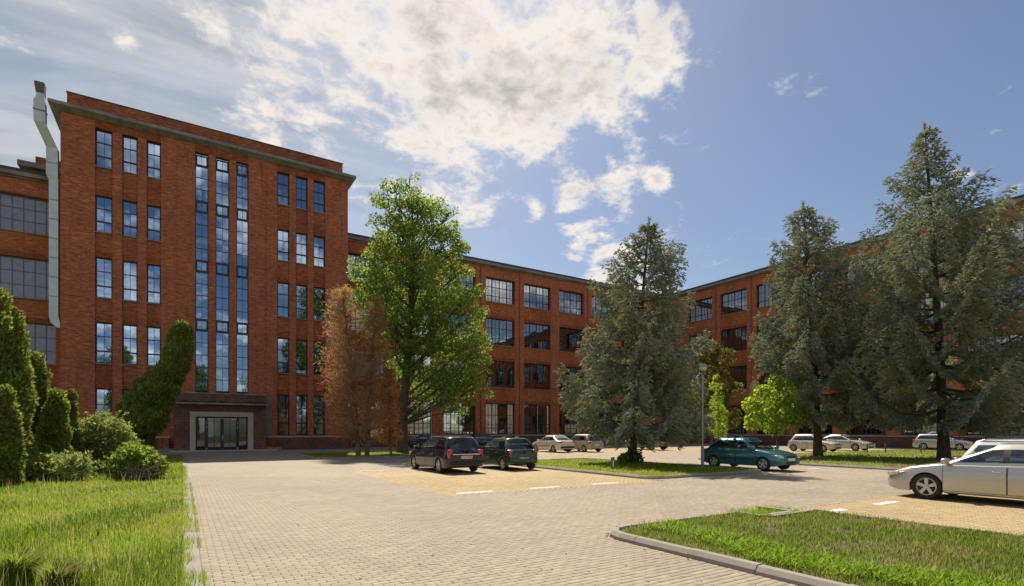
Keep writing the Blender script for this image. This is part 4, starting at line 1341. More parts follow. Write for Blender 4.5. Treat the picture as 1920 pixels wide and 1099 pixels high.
island_grass('front', 230000, 4.5, 15, .07, .0010, M['grass_dry'], 'patchy verge grass inside the front kerb', 1.1, bare=.62)
island_grass('middle', 200000, 17, 37, .075, .0009, M['grass_short'], 'short grass on the island round the smallest spruce')
island_grass('right', 120000, 18, 62, .09, .0009, M['grass_short'], 'short grass on the island under the two tall spruces', 1.0)
island_grass('tree', 140000, 30, 52, .07, .0008, M['grass_short'], 'short grass under the maple and dead conifers', 1.0)
# bright weeds along the front verge, in a band behind the kerb
inner = offset_in(ISL['front'], .3)
def bandf(X, Y): return point_in(inner, X, Y) & (np.abs(X - 6.75 - .25 * np.sin(Y * 1.3)) < .42 + .2 * clump(X, Y, 2.0, 6)) & (clump(X, Y, 2.6, 8) > -.25)
X, Y, D = scatter_view(90000, bandf, 4.5, 10, 60, 1.0)
n = len(X); C = np.stack([X, Y, .09 + .05 * RNG.random(n)], 1); Dr = unit(rand_dirs(n) * np.array([1, 1, .2]) + np.array([0, 0, .55]))
o = card_obj('weeds', [cards(C, Dr, np.cross(Dr, [0, 0, 1.0]) + rand_dirs(n) * .3, RNG.uniform(.07, .17, n), RNG.uniform(.012, .022, n))], M['weed'], None)
tag(o, 'bright green crabgrass tufts in a band along the front kerb', 'weeds', kind='stuff')
# tufts spilling over the edging and in the notch
X = np.concatenate([RNG.normal(.06, .05, 2600), RNG.normal(.21, .02, 900), RNG.uniform(9.6, 11.0, 1500)])
Y = np.concatenate([4 + 26 * RNG.random(2600) ** 1.4, 4 + 16 * RNG.random(900) ** 1.3, RNG.normal(6.5, .28, 1500)])
k = (clump(X, Y * 1.5, 2.2, 12) > -.05) | (X > 5)
X, Y = X[k], Y[k]
o = blades(X, Y, .012, RNG.uniform(.04, .16, len(X)), .008 * np.ones(len(X)), M['grass'], 'edge_weeds', None)
tag(o, 'weeds sprouting along the edging stones', 'weeds', kind='stuff')
# a little litter: dry leaves and crumbs blown over the paving
n = 420
D = 5 + 26 * RNG.random(n) ** 1.2; Lt = D * RNG.uniform(-.62, .9, n)
X = Lt * UX + D * UY; Y = -Lt * UY + D * UX
k = (X > .3) & ~point_in(ISL['front'], X, Y) & ~point_in(ISL['middle'], X, Y); X, Y = X[k], Y[k]; n = len(X)
C = np.stack([X, Y, np.full(n, .016)], 1); Dr = unit(np.stack([RNG.normal(size=n), RNG.normal(size=n), RNG.uniform(.0, .25, n)], 1))
o = card_obj('leaf_litter', [cards(C, Dr, np.cross(Dr, [0, 0, 1.0]), RNG.uniform(.02, .06, n), RNG.uniform(.012, .035, n))], M['mulch'], None)
tag(o, 'scattered dry leaf crumbs on the paving', 'litter', kind='stuff')
# tall tuft at the lower left corner
def tuft(px, d, n, h, label):
    x, y = GD(px, d); root_x, root_y = x, y
    V = []
    a = RNG.random(n) * 6.283; r = RNG.random(n) * .14
    px0 = np.stack([x + np.cos(a) * r, y + np.sin(a) * r, np.full(n, .03)], 1)
    bend = unit(np.stack([np.cos(a) + .8, np.sin(a) - .35, np.zeros(n)], 1)) * (h * RNG.uniform(.2, .75, n))[:, None]
    up = np.zeros((n, 3)); up[:, 2] = h * RNG.uniform(.55, 1.0, n)
    S = unit(np.cross(bend, [0, 0, 1.0])) * .007
    k = 6; lv = []
    for i in range(k + 1):
        f = i / k; c = px0 + up * (f * 1.35 - .45 * f * f) + bend * f ** 2.0; w = (1 - f ** 2) + .03
        lv.append((c - S * w, c + S * w))
    V = np.stack([p for l in lv for p in l], 1); m = V.shape[1]
    F = np.concatenate([np.arange(n)[:, None] * m + np.array([[2 * i, 2 * i + 1, 2 * i + 3, 2 * i + 2]]) for i in range(k)], 1).reshape(-1, 4)
    o = obj('grass_tuft', mesh_np('grass_tuft', V.reshape(-1, 3), F, M['thuja'], np.repeat(RNG.random(n), k)))
    tag(o, label, 'grass tuft', 'arching grass tufts')
tuft(35, 5.75, 520, .50, 'arching dark grass tuft at the lower left corner')
tuft(115, 5.55, 360, .42, 'smaller arching dark grass tuft beside the corner one')
# needle litter discs under the spruces
def litter(px, py, rx, label_parent, x=None, y=None):
    pts = [(x + rx * (1 + .18 * math.sin(3 * a + x)) * math.cos(a), y + rx * .8 * (1 + .15 * math.sin(5 * a)) * math.sin(a)) for a in np.linspace(0, 6.28, 30, endpoint=False)]
    sheet('needle_litter', pts, .10, M['mulch'], kind=None, parent=label_parent)
litter(0, 0, 1.5, ISL_OBJ['middle'], 19.0, 20.6)
litter(0, 0, 2.3, ISL_OBJ['right'], 33.5, 19.0)
litter(0, 0, 2.6, ISL_OBJ['right'], 30.0, 10.6)
# ------------------------------------------------------------------ cars
def paint(name, col, metallic=.35, rough=.32):
    m, t, out = new_mat(name)
    n = noise(t, node(t, 'ShaderNodeTexCoord').outputs['Object'], 3.0, 4, .6)
    c = mixc(t, ramp(t, n, .4, .75, 0, .18), col + (1,), tuple(x * .72 + .03 for x in col) + (1,))
    principled(t, out, c, rough, Metallic=metallic, **{'Coat Weight': .8, 'Coat Roughness': .06})
    return m
M['rubber'] = plain('tyre_rubber', (.022, .021, .020), .85)
M['alloy'] = plain('alloy_rim', (.52, .50, .47), .35, metallic=.6)
M['black_plastic'] = plain('black_car_plastic', (.014, .014, .015), .6)
M['seam'] = plain('panel_gap', (.012, .012, .012), .9)
M['car_glass'] = glass_mat('car_glass', .07, (.52, .57, .53))
M['red_lens'] = plain('red_tail_lens', (.50, .018, .020), .18, coat=.8)
M['clear_lens'] = plain('clear_headlamp_lens', (.55, .56, .57), .12, metallic=.5, coat=1)
M['amber_lens'] = plain('amber_lens', (.65, .20, .02), .2, coat=.8)
M['chrome'] = plain('chrome_trim', (.65, .65, .66), .15, metallic=1)
M['plate'] = plain('number_plate', (.70, .69, .64), .5, var=.05)
M['plate_text'] = plain('plate_lettering', (.015, .015, .02), .6)
M['seat'] = plain('car_seat_cloth', (.055, .055, .060), .9)
M['grey_cloth'] = plain('grey_car_interior', (.20, .19, .175), .9)

def sup(sx, sy, sz, mat, p=3.5, seg=14):
    """rounded block as a superellipsoid of the given full sizes"""
    e = 2.0 / p
    sg = lambda v: np.sign(v) * np.abs(v) ** e
    th = np.linspace(-math.pi / 2 + .02, math.pi / 2 - .02, seg // 2 + 2); ph = np.linspace(0, 2 * math.pi, seg, endpoint=False)
    V = np.stack([sg(np.cos(th))[:, None] * sg(np.cos(ph)) * sx / 2, sg(np.cos(th))[:, None] * sg(np.sin(ph)) * sy / 2, np.repeat((sg(np.sin(th)) * sz / 2)[:, None], seg, 1)], -1).reshape(-1, 3)
    F = []
    for i in range(len(th) - 1):
        for j in range(seg):
            j2 = (j + 1) % seg
            F.append((i * seg + j, i * seg + j2, (i + 1) * seg + j2, (i + 1) * seg + j))
    n = len(th)
    me = bpy.data.meshes.new('rounded')
    F = [tuple(f) for f in F] + [tuple(range(seg))[::-1], tuple(range((n - 1) * seg, n * seg))]
    me.from_pydata([tuple(v) for v in V], [], F)
    for q in me.polygons: q.use_smooth = True
    me.materials.append(mat)
    return me
def lathe(prof, mat, seg=24):
    """profile (y, r) turned about the y axis"""
    P = np.array(prof); a = np.linspace(0, 2 * math.pi, seg, endpoint=False)
    V = np.stack([P[:, 1][:, None] * np.cos(a), np.repeat(P[:, 0][:, None], seg, 1), P[:, 1][:, None] * np.sin(a)], -1).reshape(-1, 3)
    F = [(i * seg + j, i * seg + (j + 1) % seg, (i + 1) * seg + (j + 1) % seg, (i + 1) * seg + j) for i in range(len(P) - 1) for j in range(seg)]
    return mesh_np('turned', V, F, mat, smooth=True)
_wheel = {}
def wheel_meshes(r, spokes):
    key = (round(r, 3), spokes)
    if key in _wheel: return _wheel[key]
    w = .10; ri = r * .69
    tyre = lathe([(-w * .8, ri), (-w, ri + .02), (-w, r - .03), (-w * .75, r), (w * .75, r), (w, r - .03), (w, ri + .02), (w * .8, ri)], M['rubber'], 28)
    bm = bmesh.new()
    # rim ring
    seg = 28
    for (y0, r0, y1, r1) in ((.075, ri + .004, .085, ri - .022), (.085, ri - .022, .03, ri - .035), (.03, ri - .035, -.07, ri - .04)):
        for j in range(seg):
            a0, a1 = j * 2 * math.pi / seg, (j + 1) * 2 * math.pi / seg
            bm.faces.new([bm.verts.new((rr * math.cos(a), y, rr * math.sin(a))) for (rr, y, a) in ((r0, y0, a0), (r0, y0, a1), (r1, y1, a1), (r1, y1, a0))])
    for k in range(spokes):
        a = k * 2 * math.pi / spokes + math.pi / 2
        ca, sa = math.cos(a), math.sin(a)
        def P(u, v, y): return bm.verts.new((u * ca - v * sa, y, u * sa + v * ca))
        h0, h1 = (.030, .044) if spokes <= 5 else (.018, .026)
        q = [P(.02, -h1 * .7, .068), P(ri - .02, -h1, .078), P(ri - .02, h1, .078), P(.02, h1 * .7, .068)]
        b = [P(.02, -h1 * .7, .03), P(ri - .02, -h1, .04), P(ri - .02, h1, .04), P(.02, h1 * .7, .03)]
        bm.faces.new(q)
        for i in range(4): bm.faces.new((q[i], b[i], b[(i + 1) % 4], q[(i + 1) % 4]))
    bmesh.ops.create_cone(bm, cap_ends=True, segments=14, radius1=.055, radius2=.05, depth=.05, matrix=Matrix.Translation((0, .055, 0)) @ Matrix.Rotation(-math.pi / 2, 4, 'X'))
    rim = mesh_bm('rim', bm, M['alloy'])
    disc = lathe([(.02, .001), (.02, ri - .03)], M['black_plastic'], 20)
    _wheel[key] = (tyre, rim, disc)
    return _wheel[key]

def car(name, xy, yaw, spec, paint_m, label, group=None):
    L, W, H, wb, fo, wr = (spec[k] for k in ('L', 'W', 'H', 'wb', 'fo', 'wr'))
    root = empty(name, (xy[0], xy[1], .014), yaw)
    hl = L / 2; zb = spec.get('zb', .20)
    xw = [hl - fo, hl - fo - wb]                 # wheel centres
    ra = wr * 1.13
    # the upper line of the lower body
    tp = sorted(spec['top'])                     # (x, z) with x measured from the car's middle
    tx, tz = [p[0] for p in tp], [p[1] for p in tp]
    zt = lambda x: float(np.interp(x, tx, tz))
    def hw(x):
        w = W / 2
        df, dr = hl - x, x + hl
        ef, er = spec.get('ef', .62), spec.get('er', .42)
        if df < ef: w *= 1 - spec.get('tf', .24) * (1 - df / ef) ** 2.1
        if dr < er: w *= 1 - spec.get('tr', .15) * (1 - dr / er) ** 2.1
        return w
    def zlow(x, arch=True):
        z = zb
        d = min(hl - x, x + hl)
        if d < .35: z += .07 * (1 - d / .35) ** 1.5
        if arch:
            for xc in xw:
                if abs(x - xc) < ra: z = max(z, wr * .98 + math.sqrt(max(0, ra * ra - (x - xc) ** 2)))
        return z
    FR = [0, .07, .22, .42, .60, .78, .92, 1.0]
    def bulge(f): return float(np.interp(f, [0, .1, .35, .66, .72, .85, 1.0], [.955, .978, .990, 1.0, .990, .972, .945]))
    xs = set(np.linspace(-hl, hl, 34).round(4))
    for d in (.02, .06, .12, .2): xs |= {round(hl - d, 4), round(-hl + d, 4)}
    for xc in xw:
        for th in np.linspace(0, math.pi, 13): xs.add(round(xc + ra * math.cos(th), 4))
        xs |= {round(xc + ra + .006, 4), round(xc - ra - .006, 4)}
    xs = sorted(x for x in xs if -hl <= x <= hl)
    def section(x):
        zl = zlow(x); z1 = zt(x) - .035; z0n = zlow(x, False); w = hw(x)
        de = min(hl - x, x + hl)
        sh = 1.0 if de > .12 else .90 + .10 * math.sqrt(de / .12)
        pts = [(0.0, zl + .01), (w * .80, zl + .01)]
        for f in FR:
            z = zl + f * (z1 - zl)
            ff = (z - z0n) / max(.05, z1 - z0n)
            pts.append((w * bulge(ff), z))
        zc = zt(x); cr = .035
        pts += [(w * .90, zc - .008), (w * .70, zc + cr * .45), (w * .35, zc + cr * .85), (0.0, zc + cr)]
        zm = (zl + zc) / 2
        return [(y * (1 if sh == 1 else (.93 + .07 * sh)), zm + (z - zm) * sh) for y, z in pts]
    secs = [section(x) for x in xs]
    m = len(secs[0])
    def loft(j0, j1, mat, nm, caps=False):
        V, F = [], []
        for sgn in (1, -1):
            o = len(V)
            for x, s in zip(xs, secs):
                V += [(x, sgn * y, z) for y, z in s[j0:j1 + 1]]
            k = j1 - j0 + 1
            for i in range(len(xs) - 1):
                for j in range(k - 1):
                    a = o + i * k + j
                    f = (a, a + k, a + k + 1, a + 1)
                    F.append(f if sgn < 0 else f[::-1])
            if caps:
                for i in (0, len(xs) - 1):
                    V.append((xs[i], 0.0, secs[i][0][1]))
                    F.append(tuple([o + i * k + j for j in range(k)] + [len(V) - 1]))
        me = bpy.data.meshes.new(nm); me.from_pydata(V, [], F); me.validate()
        bm = bmesh.new(); bm.from_mesh(me)
        bmesh.ops.remove_doubles(bm, verts=bm.verts, dist=.0005)
        bmesh.ops.recalc_face_normals(bm, faces=bm.faces)
        bm.to_mesh(me); bm.free()
        me.materials.append(mat)
        for p in me.polygons: p.use_smooth = len(p.vertices) <= 4
        return obj(nm, me, root)
    loft(1, m - 1, paint_m, 'body', True)
    loft(0, 1, M['black_plastic'], 'underbody')
    obj('arch_light_block', cube(M['black_plastic']), root, (xw[1] - ra - .1, -W / 2 + .30, zb + .02), None, (wb + 2 * ra + .2, W - .60, .42))  # black box added inside the body to stop light through the wheel arches
    # greenhouse
    gx = spec['cab']        # x of: cowl, roof front, roof rear, rear glass base
    xc0, xc1, xr1, xr0 = gx
    w0, w1 = W / 2 * .915, W / 2 * spec.get('w1', .70)
    base, top, flags = [], [], []
    dA0, dA1 = .25, .14; dC0, dC1 = spec.get('dC', (.16, .12))
    for (k0, k1, f) in ((.00, .00, 0.0), (.03, .015, .48), (.14, .07, .90)):
        base.append((xc0 - k0, w0 * f)); top.append((xc1 - k1, w1 * f))
    A0, A1, C0, C1 = xc0 - dA0, xc1 - dA1, xr0 + dC0, xr1 + dC1
    side = [(A0, A1), (A0 - .05, A1 - .05)]
    gl = ['p']
    for i, (xa, xb) in enumerate(spec['pillars']):           # pillars between side windows (front edge, rear edge)
        side += [(xa, xa), (xb, xb)]; gl += ['g', 'p']
    side += [(C0 + spec.get('cw', .12), C1 + spec.get('cw', .12)), (C0, C1)]; gl += ['g', 'p']
    nA = len(base)
    for (b_, t_) in side: base.append((b_, w0)); top.append((t_, w1))
    nC = len(base) - 1
    for (k0, k1, f) in ((.06, .05, .82), (.015, .01, .42), (.0, .0, 0.0)):
        base.append((xr0 + k0, w0 * f)); top.append((xr1 + k1, w1 * f))
    seg_kind = ['w', 'w', 'p'] + gl + ['p', 'r', 'r']
    n = len(base)
    LV = [-.06, .09, .32, .58, .84, 1.0]
    zr_c, zr_s = H, H - .07
    rings = []
    for t in LV:
        row = []
        for (b_, p_), (c_, q_) in zip(base, top):
            tt = t
            x = b_ + (c_ - b_) * tt; y = p_ + (q_ - p_) * (tt ** 1.25 if tt > 0 else tt)
            zbelt = zt(min(max(b_, -hl + .05), hl)) + .005
            f = abs(q_) / w1
            ztop = zr_s + (zr_c - zr_s) * .55 * (1 - f * f) - spec.get('rf', .03) * (1 if (c_ > xc1 - .06) else 0) - spec.get('rr', .05) * (1 if c_ < xr1 + .06 else 0)
            ztop -= .055 * (max(-1.0, min(1.0, (c_ - (xc1 + xr1) / 2) / max(.3, (xc1 - xr1) / 2)))) ** 2
            row.append((x + .015 * math.sin(math.pi * max(0, t)) * (1 if c_ > (xc1 + xr1) / 2 else -1) * (1 - f), y + .022 * math.sin(math.pi * max(0, t)) * f, zbelt + (ztop - zbelt) * tt))
        rings.append(row)
    mx_ = (xc1 + xr1) / 2
    last = rings[-1]
    roof_rings = []
    for (k, dz) in ((.93, .55), (.72, .85), (.40, .97), (.0, 1.0)):
        roof_rings.append([(mx_ + (x - mx_) * (.965 if k > .9 else (.9 if k > .7 else .8)), y * k, z + (zr_c - z) * dz) for x, y, z in last])
    def put(nm, cells, mat, smooth=True, both=True):
        V, F, idx = [], [], {}
        def vid(p):
            kq = tuple(round(v, 5) for v in p)
            if kq not in idx: idx[kq] = len(V); V.append(p)
            return idx[kq]
        for c, sgn in cells:
            ids = [vid((p[0], p[1] * sgn, p[2])) for p in c]
            u = []
            for q in ids:
                if q not in u: u.append(q)
            if len(u) > 2: F.append(tuple(u if sgn > 0 else u[::-1]))
        me = bpy.data.meshes.new(nm); me.from_pydata(V, [], F)
        bm = bmesh.new(); bm.from_mesh(me); bmesh.ops.recalc_face_normals(bm, faces=bm.faces); bm.to_mesh(me); bm.free()
        me.materials.append(mat)
        for q in me.polygons: q.use_smooth = smooth
        return obj(nm, me, root)
    frame_cells, wind, rear, sidew, posts = [], [], [], {}, {}
    pil = [3 + 1 + 2 * q + 1 for q in range(len(spec['pillars']))]
    allr = rings + roof_rings
    for j in range(len(allr) - 1):
        for i in range(n - 1):
            c = [allr[j][i], allr[j][i + 1], allr[j + 1][i + 1], allr[j + 1][i]]
            k = seg_kind[i]
            glass = 1 <= j <= 3 and k != 'p'
            for sgn in (1, -1):
                if i in pil and 1 <= j <= 3: posts.setdefault((i, sgn), []).append((c, sgn))
                elif not glass: frame_cells.append((c, sgn))
                elif k == 'w': wind.append((c, sgn))
                elif k == 'r': rear.append((c, sgn))
                else: sidew.setdefault((i, sgn), []).append((c, sgn))
    put('roof', frame_cells, paint_m)
    for k, c in posts.items(): put('door_pillar', c, M['black_plastic'])
    put('windscreen', wind, M['car_glass']); put('rear_window', rear, M['car_glass'])
    for k, c in sidew.items(): put('side_window', c, M['car_glass'])
    # cabin: dashboard and seats
    zbel = zt((xc0 + xr0) / 2)
    obj('dashboard', sup(.5, W * .78, .30, M['black_plastic']), root, (xc0 - .36, 0, zbel - .05))
    for sy in (-1, 1):
        s = obj('front_seat', sup(.16, .50, .72, M['grey_cloth']), root, (A1 - .62, sy * W * .21, zbel + .02), (0, -.22, 0))
        obj('headrest', sup(.11, .27, .18, M['grey_cloth']), s, (-.02, 0, .44))
    obj('rear_seat', sup(.18, W * .72, .62, M['grey_cloth']), root, (min(A1 - 1.45, xr0 + .9), 0, zbel - .04), (0, -.25, 0))
    obj('steering_wheel', lathe([(-.012, .17), (.0, .185), (.012, .17), (.0, .155), (-.012, .17)], M['black_plastic'], 18), root, (xc0 - .62, W * .21, zbel + .05), (0, 0, math.pi / 2 - .3))
    # doors with seams and handles
    def side_pt(x, z, off, sgn):
        z0n = zlow(x, False); z1 = zt(x) - .035
        f = (z - z0n) / (z1 - z0n)
        return (x, sgn * (hw(x) * bulge(f) + off), z)
    def patch(nm, x0, x1, z0f, z1f, off, mat, sgn, parent=root, nx=5, nz=6, slant=0.0):
        V, F = [], []
        for i in range(nx + 1):
            for j in range(nz + 1):
                f = z0f + (z1f - z0f) * j / nz
                x = x0 + (x1 - x0) * i / nx + slant * (f - .5) * (1 if i == nx else (0 if i else 0))
                z = zb + f * (zt(x) - .035 - zb)
                V.append(side_pt(x, z, off, sgn))
        for i in range(nx):
            for j in range(nz):
                a = i * (nz + 1) + j
                f = (a, a + nz + 1, a + nz + 2, a + 1)
                F.append(f if sgn < 0 else f[::-1])
        me = mesh_np(nm, V, F, mat, smooth=True)
        return obj(nm, me, parent)
    for sgn in (1, -1):
        for (x0, x1) in spec['doors']:
            patch('door_seam', x0 - .012, x1 + .012, .085, .985, .0035, M['seam'], sgn)
            d = patch('door', x0, x1, .10, .985, .006, paint_m, sgn)
            xh = x0 + .16; zh = zt(xh) - .16
            obj('handle', sup(.19, .035, .035, spec.get('handle', paint_m)), d, side_pt(xh, zh, .022, sgn))
        if spec.get('trim'):
            patch('trim_strip', xw[1] + ra + .03, xw[0] - ra - .03, .40, .47, .014, M['black_plastic'], sgn)
        obj('mirror', sup(.15, .24, .16, spec.get('mirror', paint_m)), root, (A0 + .02, sgn * (W / 2 * .93 + .10), zt(A0) + .06))
    # wheels
    tyre, rim, disc = wheel_meshes(wr, spec.get('spokes', 5))
    for xc in xw:
        for sgn in (1, -1):
            w_ = empty('wheel', (xc, sgn * (W / 2 - .105), wr), 0 if sgn > 0 else math.pi, root)
            obj('tyre', tyre, w_); obj('rim', rim, w_); obj('backing_disc', disc, w_)  # last one is a dark disc added to back the gaps between spokes
    # lights, plates, grille
    zt_f = spec['head'][0]; hx, hy, hz = spec['head'][1:4]
    for sgn in (1, -1):
        xh = hl - spec['head'][4]
        o = obj('headlight', sup(hx, hy, hz, M['clear_lens'], 3), root, (xh, sgn * (hw(xh) - hy * .47), zt_f - .02), (0, .20, -sgn * .42))
        obj('indicator', sup(hx * .55, .05, hz * .45, M['amber_lens'], 3), root, (xh - hx * .30, sgn * (hw(xh - hx * .3) * .965), zt_f + .01), (0, .10, -sgn * .16))
        tl = spec['tail']
        xt = -hl + tl[4]
        obj('tail_light', sup(tl[1], tl[2], tl[3], M['red_lens'], 5), root, (xt, sgn * (hw(xt) * .975 - tl[2] * .47), tl[0]), (0, 0, sgn * .22))
    obj('grille', sup(.10, W * .42, .10, M['black_plastic'], 6), root, (hl - .035, 0, spec['head'][0] - .02))
    obj('air_intake', sup(.12, W * .5, .11, M['black_plastic'], 6), root, (hl - .05, 0, zb + .16))
    def plate(x, z, sgn, text):
        p = obj('number_plate', sup(.02, .52, .115, M['plate'], 14), root, (x, 0, z))
        if text:
            cu = bpy.data.curves.new('plate_text', 'FONT'); cu.body = text; cu.size = .105; cu.align_x = 'CENTER'; cu.align_y = 'CENTER'; cu.extrude = .001
            cu.materials.append(M['plate_text'])
            tmp = bpy.data.objects.new('plate_lettering', cu); COL.objects.link(tmp)
            bpy.context.view_layer.update()
            me_ = bpy.data.meshes.new_from_object(tmp.evaluated_get(bpy.context.evaluated_depsgraph_get()))
            bpy.data.objects.remove(tmp); bpy.data.curves.remove(cu)
            if not me_.materials: me_.materials.append(M['plate_text'])
            o = bpy.data.objects.new('plate_lettering', me_)
            o.location = (sgn * .0125, 0, 0); o.rotation_euler = (math.pi / 2, 0, sgn * math.pi / 2)
            o['kind'] = 'stuff'
            link(o, p)
    plate(hl + .004, zb + .30, 1, spec.get('ptext'))
    plate(-hl - .004, spec.get('pz', .62), -1, spec.get('ptext'))
    obj('rear_bumper', sup(.20, W * .86, .16, spec.get('bump_m', paint_m), 5), root, (-hl + .055, 0, zb + .24))
    if spec.get('rails'):
        for sgn in (1, -1):
            V, F = tube([(xc1 - .35, sgn * w1 * .95, H - .06), (xc1 - .5, sgn * w1 * .95, H - .012), (mx_, sgn * w1 * .96, H + .005), (xr1 + .35, sgn * w1 * .95, H - .02), (xr1 + .2, sgn * w1 * .94, H - .07)], [.018] * 5, 6)
            obj('roof_rail', mesh_np('roof_rail', V, F, spec['rails'], smooth=True), root)
    if spec.get('wiper'):
        obj('rear_wiper', sup(.03, .42, .035, M['black_plastic']), root, (xr0 - .02, .02, zt(xr0) + .07), (.12, 0, 0))
    tag(root, label, 'car', group)
    root['spec_len'] = L
    del root['spec_len']
    return root

def emblem(carobj, x, z, r, strokes):
    """round badge: ring with strokes given as 2D segments in units of r"""
    bm = bmesh.new(); seg = 20
    for j in range(seg):
        a0, a1 = j * 2 * math.pi / seg, (j + 1) * 2 * math.pi / seg
        bm.faces.new([bm.verts.new((0, rr * math.cos(a), rr * math.sin(a))) for rr, a in ((r, a0), (r, a1), (r * .78, a1), (r * .78, a0))])
    for (y0, z0, y1, z1) in strokes:
        d = Vector((y1 - y0, z1 - z0)).normalized() * .09; nn = Vector((-d.y, d.x))
        bm.faces.new([bm.verts.new((0, r * (p[0]), r * (p[1]))) for p in ((y0 + nn.x, z0 + nn.y), (y1 + nn.x, z1 + nn.y), (y1 - nn.x, z1 - nn.y), (y0 - nn.x, z0 - nn.y))])
    bmesh.ops.solidify(bm, geom=bm.faces[:], thickness=.006)
    obj('badge', mesh_bm('badge', bm, M['chrome']), carobj, (x, 0, z))

HB = math.pi / 2          # heading +Y
def hatch(**k):
    L = k['L']; hl = L / 2
    d = dict(L=L, W=1.69, H=1.43, wb=2.5, fo=.80, wr=.295, zb=.20,
             top=[(-hl, .78), (-hl + .10, .88), (-hl + .3, .93), (0, .92), (hl - 1.05, .90), (hl - .5, .80), (hl - .12, .70), (hl, .58)],
             cab=(hl - .98, hl - 1.72, -hl + .42, -hl + .10), pillars=[(hl - 2.02, hl - 2.12)],
             doors=[(hl - 2.10, hl - 1.12), (hl - 2.86, hl - 2.13)], head=(.64, .40, .42, .15, .20), tail=(.76, .16, .24, .26, .10), pz=.58)
    d.update(k); return d
def wagon(**k):
    L = k['L']; hl = L / 2
    d = dict(L=L, W=1.76, H=1.49, wb=2.7, fo=.90, wr=.315, zb=.20,
             top=[(-hl, .80), (-hl + .10, .90), (-hl + .3, .97), (0, .95), (hl - 1.15, .93), (hl - .5, .80), (hl - .12, .70), (hl, .58)],
             cab=(hl - 1.05, hl - 1.95, -hl + .36, -hl + .08), pillars=[(hl - 2.18, hl - 2.28), (hl - 3.10, hl - 3.24)],
             doors=[(hl - 2.26, hl - 1.18), (hl - 3.12, hl - 2.29)], head=(.68, .45, .42, .16, .22), tail=(.80, .20, .24, .36, .12), pz=.66, w1=.72)
    d.update(k); return d
def sedan(**k):
    L = k['L']; hl = L / 2
    d = dict(L=L, W=1.80, H=1.44, wb=2.7, fo=.93, wr=.318, zb=.19,
             top=[(-hl, .76), (-hl + .10, .90), (-hl + .5, .99), (-hl + 1.0, .98), (0, .93), (hl - 1.20, .91), (hl - .55, .80), (hl - .14, .66), (hl, .54)],
             cab=(hl - 1.12, hl - 2.10, -hl + 1.22, -hl + .55), pillars=[(hl - 2.38, hl - 2.50)],
             doors=[(hl - 2.46, hl - 1.28), (hl - 3.38, hl - 2.49)], head=(.635, .50, .44, .125, .24), tail=(.82, .26, .30, .18, .14), pz=.74, rr=.05, cw=.10)
    d.update(k); return d
# 1 dark estate
c = car('estate_car', (9.78, 21.45), HB, wagon(L=4.5, rails=M['chrome'], wiper=True, ptext='DLB 30WL', bump_m=None or M['black_plastic'], head=(.70, .45, .42, .18, .22)), paint('aubergine_paint', (.022, .014, .018), .5, .25),
        'dark aubergine estate car with roof rails parked on yellow paving, rear towards us')
emblem(c, -2.262, .87, .062, [(-.6, .0, .6, .0), (-.2, .18, .55, .05), (.2, -.18, -.55, -.05)])
obj('chrome_strip', sup(.03, 1.30, .045, M['chrome'], 6), c, (-2.255, 0, .78))
obj('brake_light', sup(.03, .30, .03, M['red_lens'], 4), c, (-1.93, 0, 1.465))
# 2 dark green hatchback
c = car('hatchback', (12.72, 21.3), HB, hatch(L=3.74, W=1.66, H=1.42, wb=2.40, wr=.285, ptext='DOL 79M45', pz=.50, handle=M['black_plastic']), paint('bottle_green_paint', (.022, .060, .044), .4, .3),
        'dark green hatchback parked beside the dark estate, rear towards us')
emblem(c, -1.882, .80, .055, [(-.45, .62, 0, -.05), (0, -.05, .45, .62), (-.72, .2, -.3, -.7), (-.3, -.7, 0, -.1), (0, -.1, .3, -.7), (.3, -.7, .72, .2)])
# 3-4 dark cars by the wall
car('parked_sedan', (20.9, 49.6), 0.0, sedan(L=4.3, W=1.7, wb=2.55), paint('navy_paint', (.012, .016, .040), .4, .25), 'navy blue sedan parked by the wing behind the maple trunk', 'cars parked along the long wing')
car('parked_hatchback', (27.3, 49.4), 0.0, hatch(L=4.0), paint('black_paint', (.012, .012, .013), .3, .25), 'black hatchback by the wing, seen between the estate and green hatchback', 'cars parked along the long wing')
x, y = GD(1147, 69.0)
car('parked_hatchback', (x, y), 0.0, hatch(L=3.9), paint('grey_paint', (.16, .17, .18), .5, .3), 'small grey hatchback by the wing, behind the smallest spruce', 'cars parked along the long wing')
# 5-7 row behind the island
car('coupe', (26.2, 35.75), HB, hatch(L=4.17, W=1.70, H=1.40, trim=True, cab=(2.085 - 1.05, 2.085 - 1.80, -2.085 + .95, -2.085 + .38), pillars=[(2.085 - 2.25, 2.085 - 2.35)], doors=[(2.085 - 2.38, 2.085 - 1.15)],
     top=[(-2.085, .80), (-1.98, .92), (-1.7, .97), (0, .93), (2.085 - 1.1, .90), (2.085 - .5, .80), (2.085 - .12, .70), (2.085, .58)], tail=(.84, .18, .34, .16, .10), pz=.80, bump_m=M['black_plastic']),
    paint('cream_white_paint', (.62, .58, .50), .05, .35), 'cream white coupe with black side strip behind the green hatchback', 'cars parked behind the island')
car('silver_hatchback', (28.85, 35.2), HB, hatch(L=4.0, W=1.70, H=1.48), paint('champagne_paint', (.40, .36, .30), .5, .35), 'champagne silver hatchback parked right beside the cream coupe', 'cars parked behind the island')
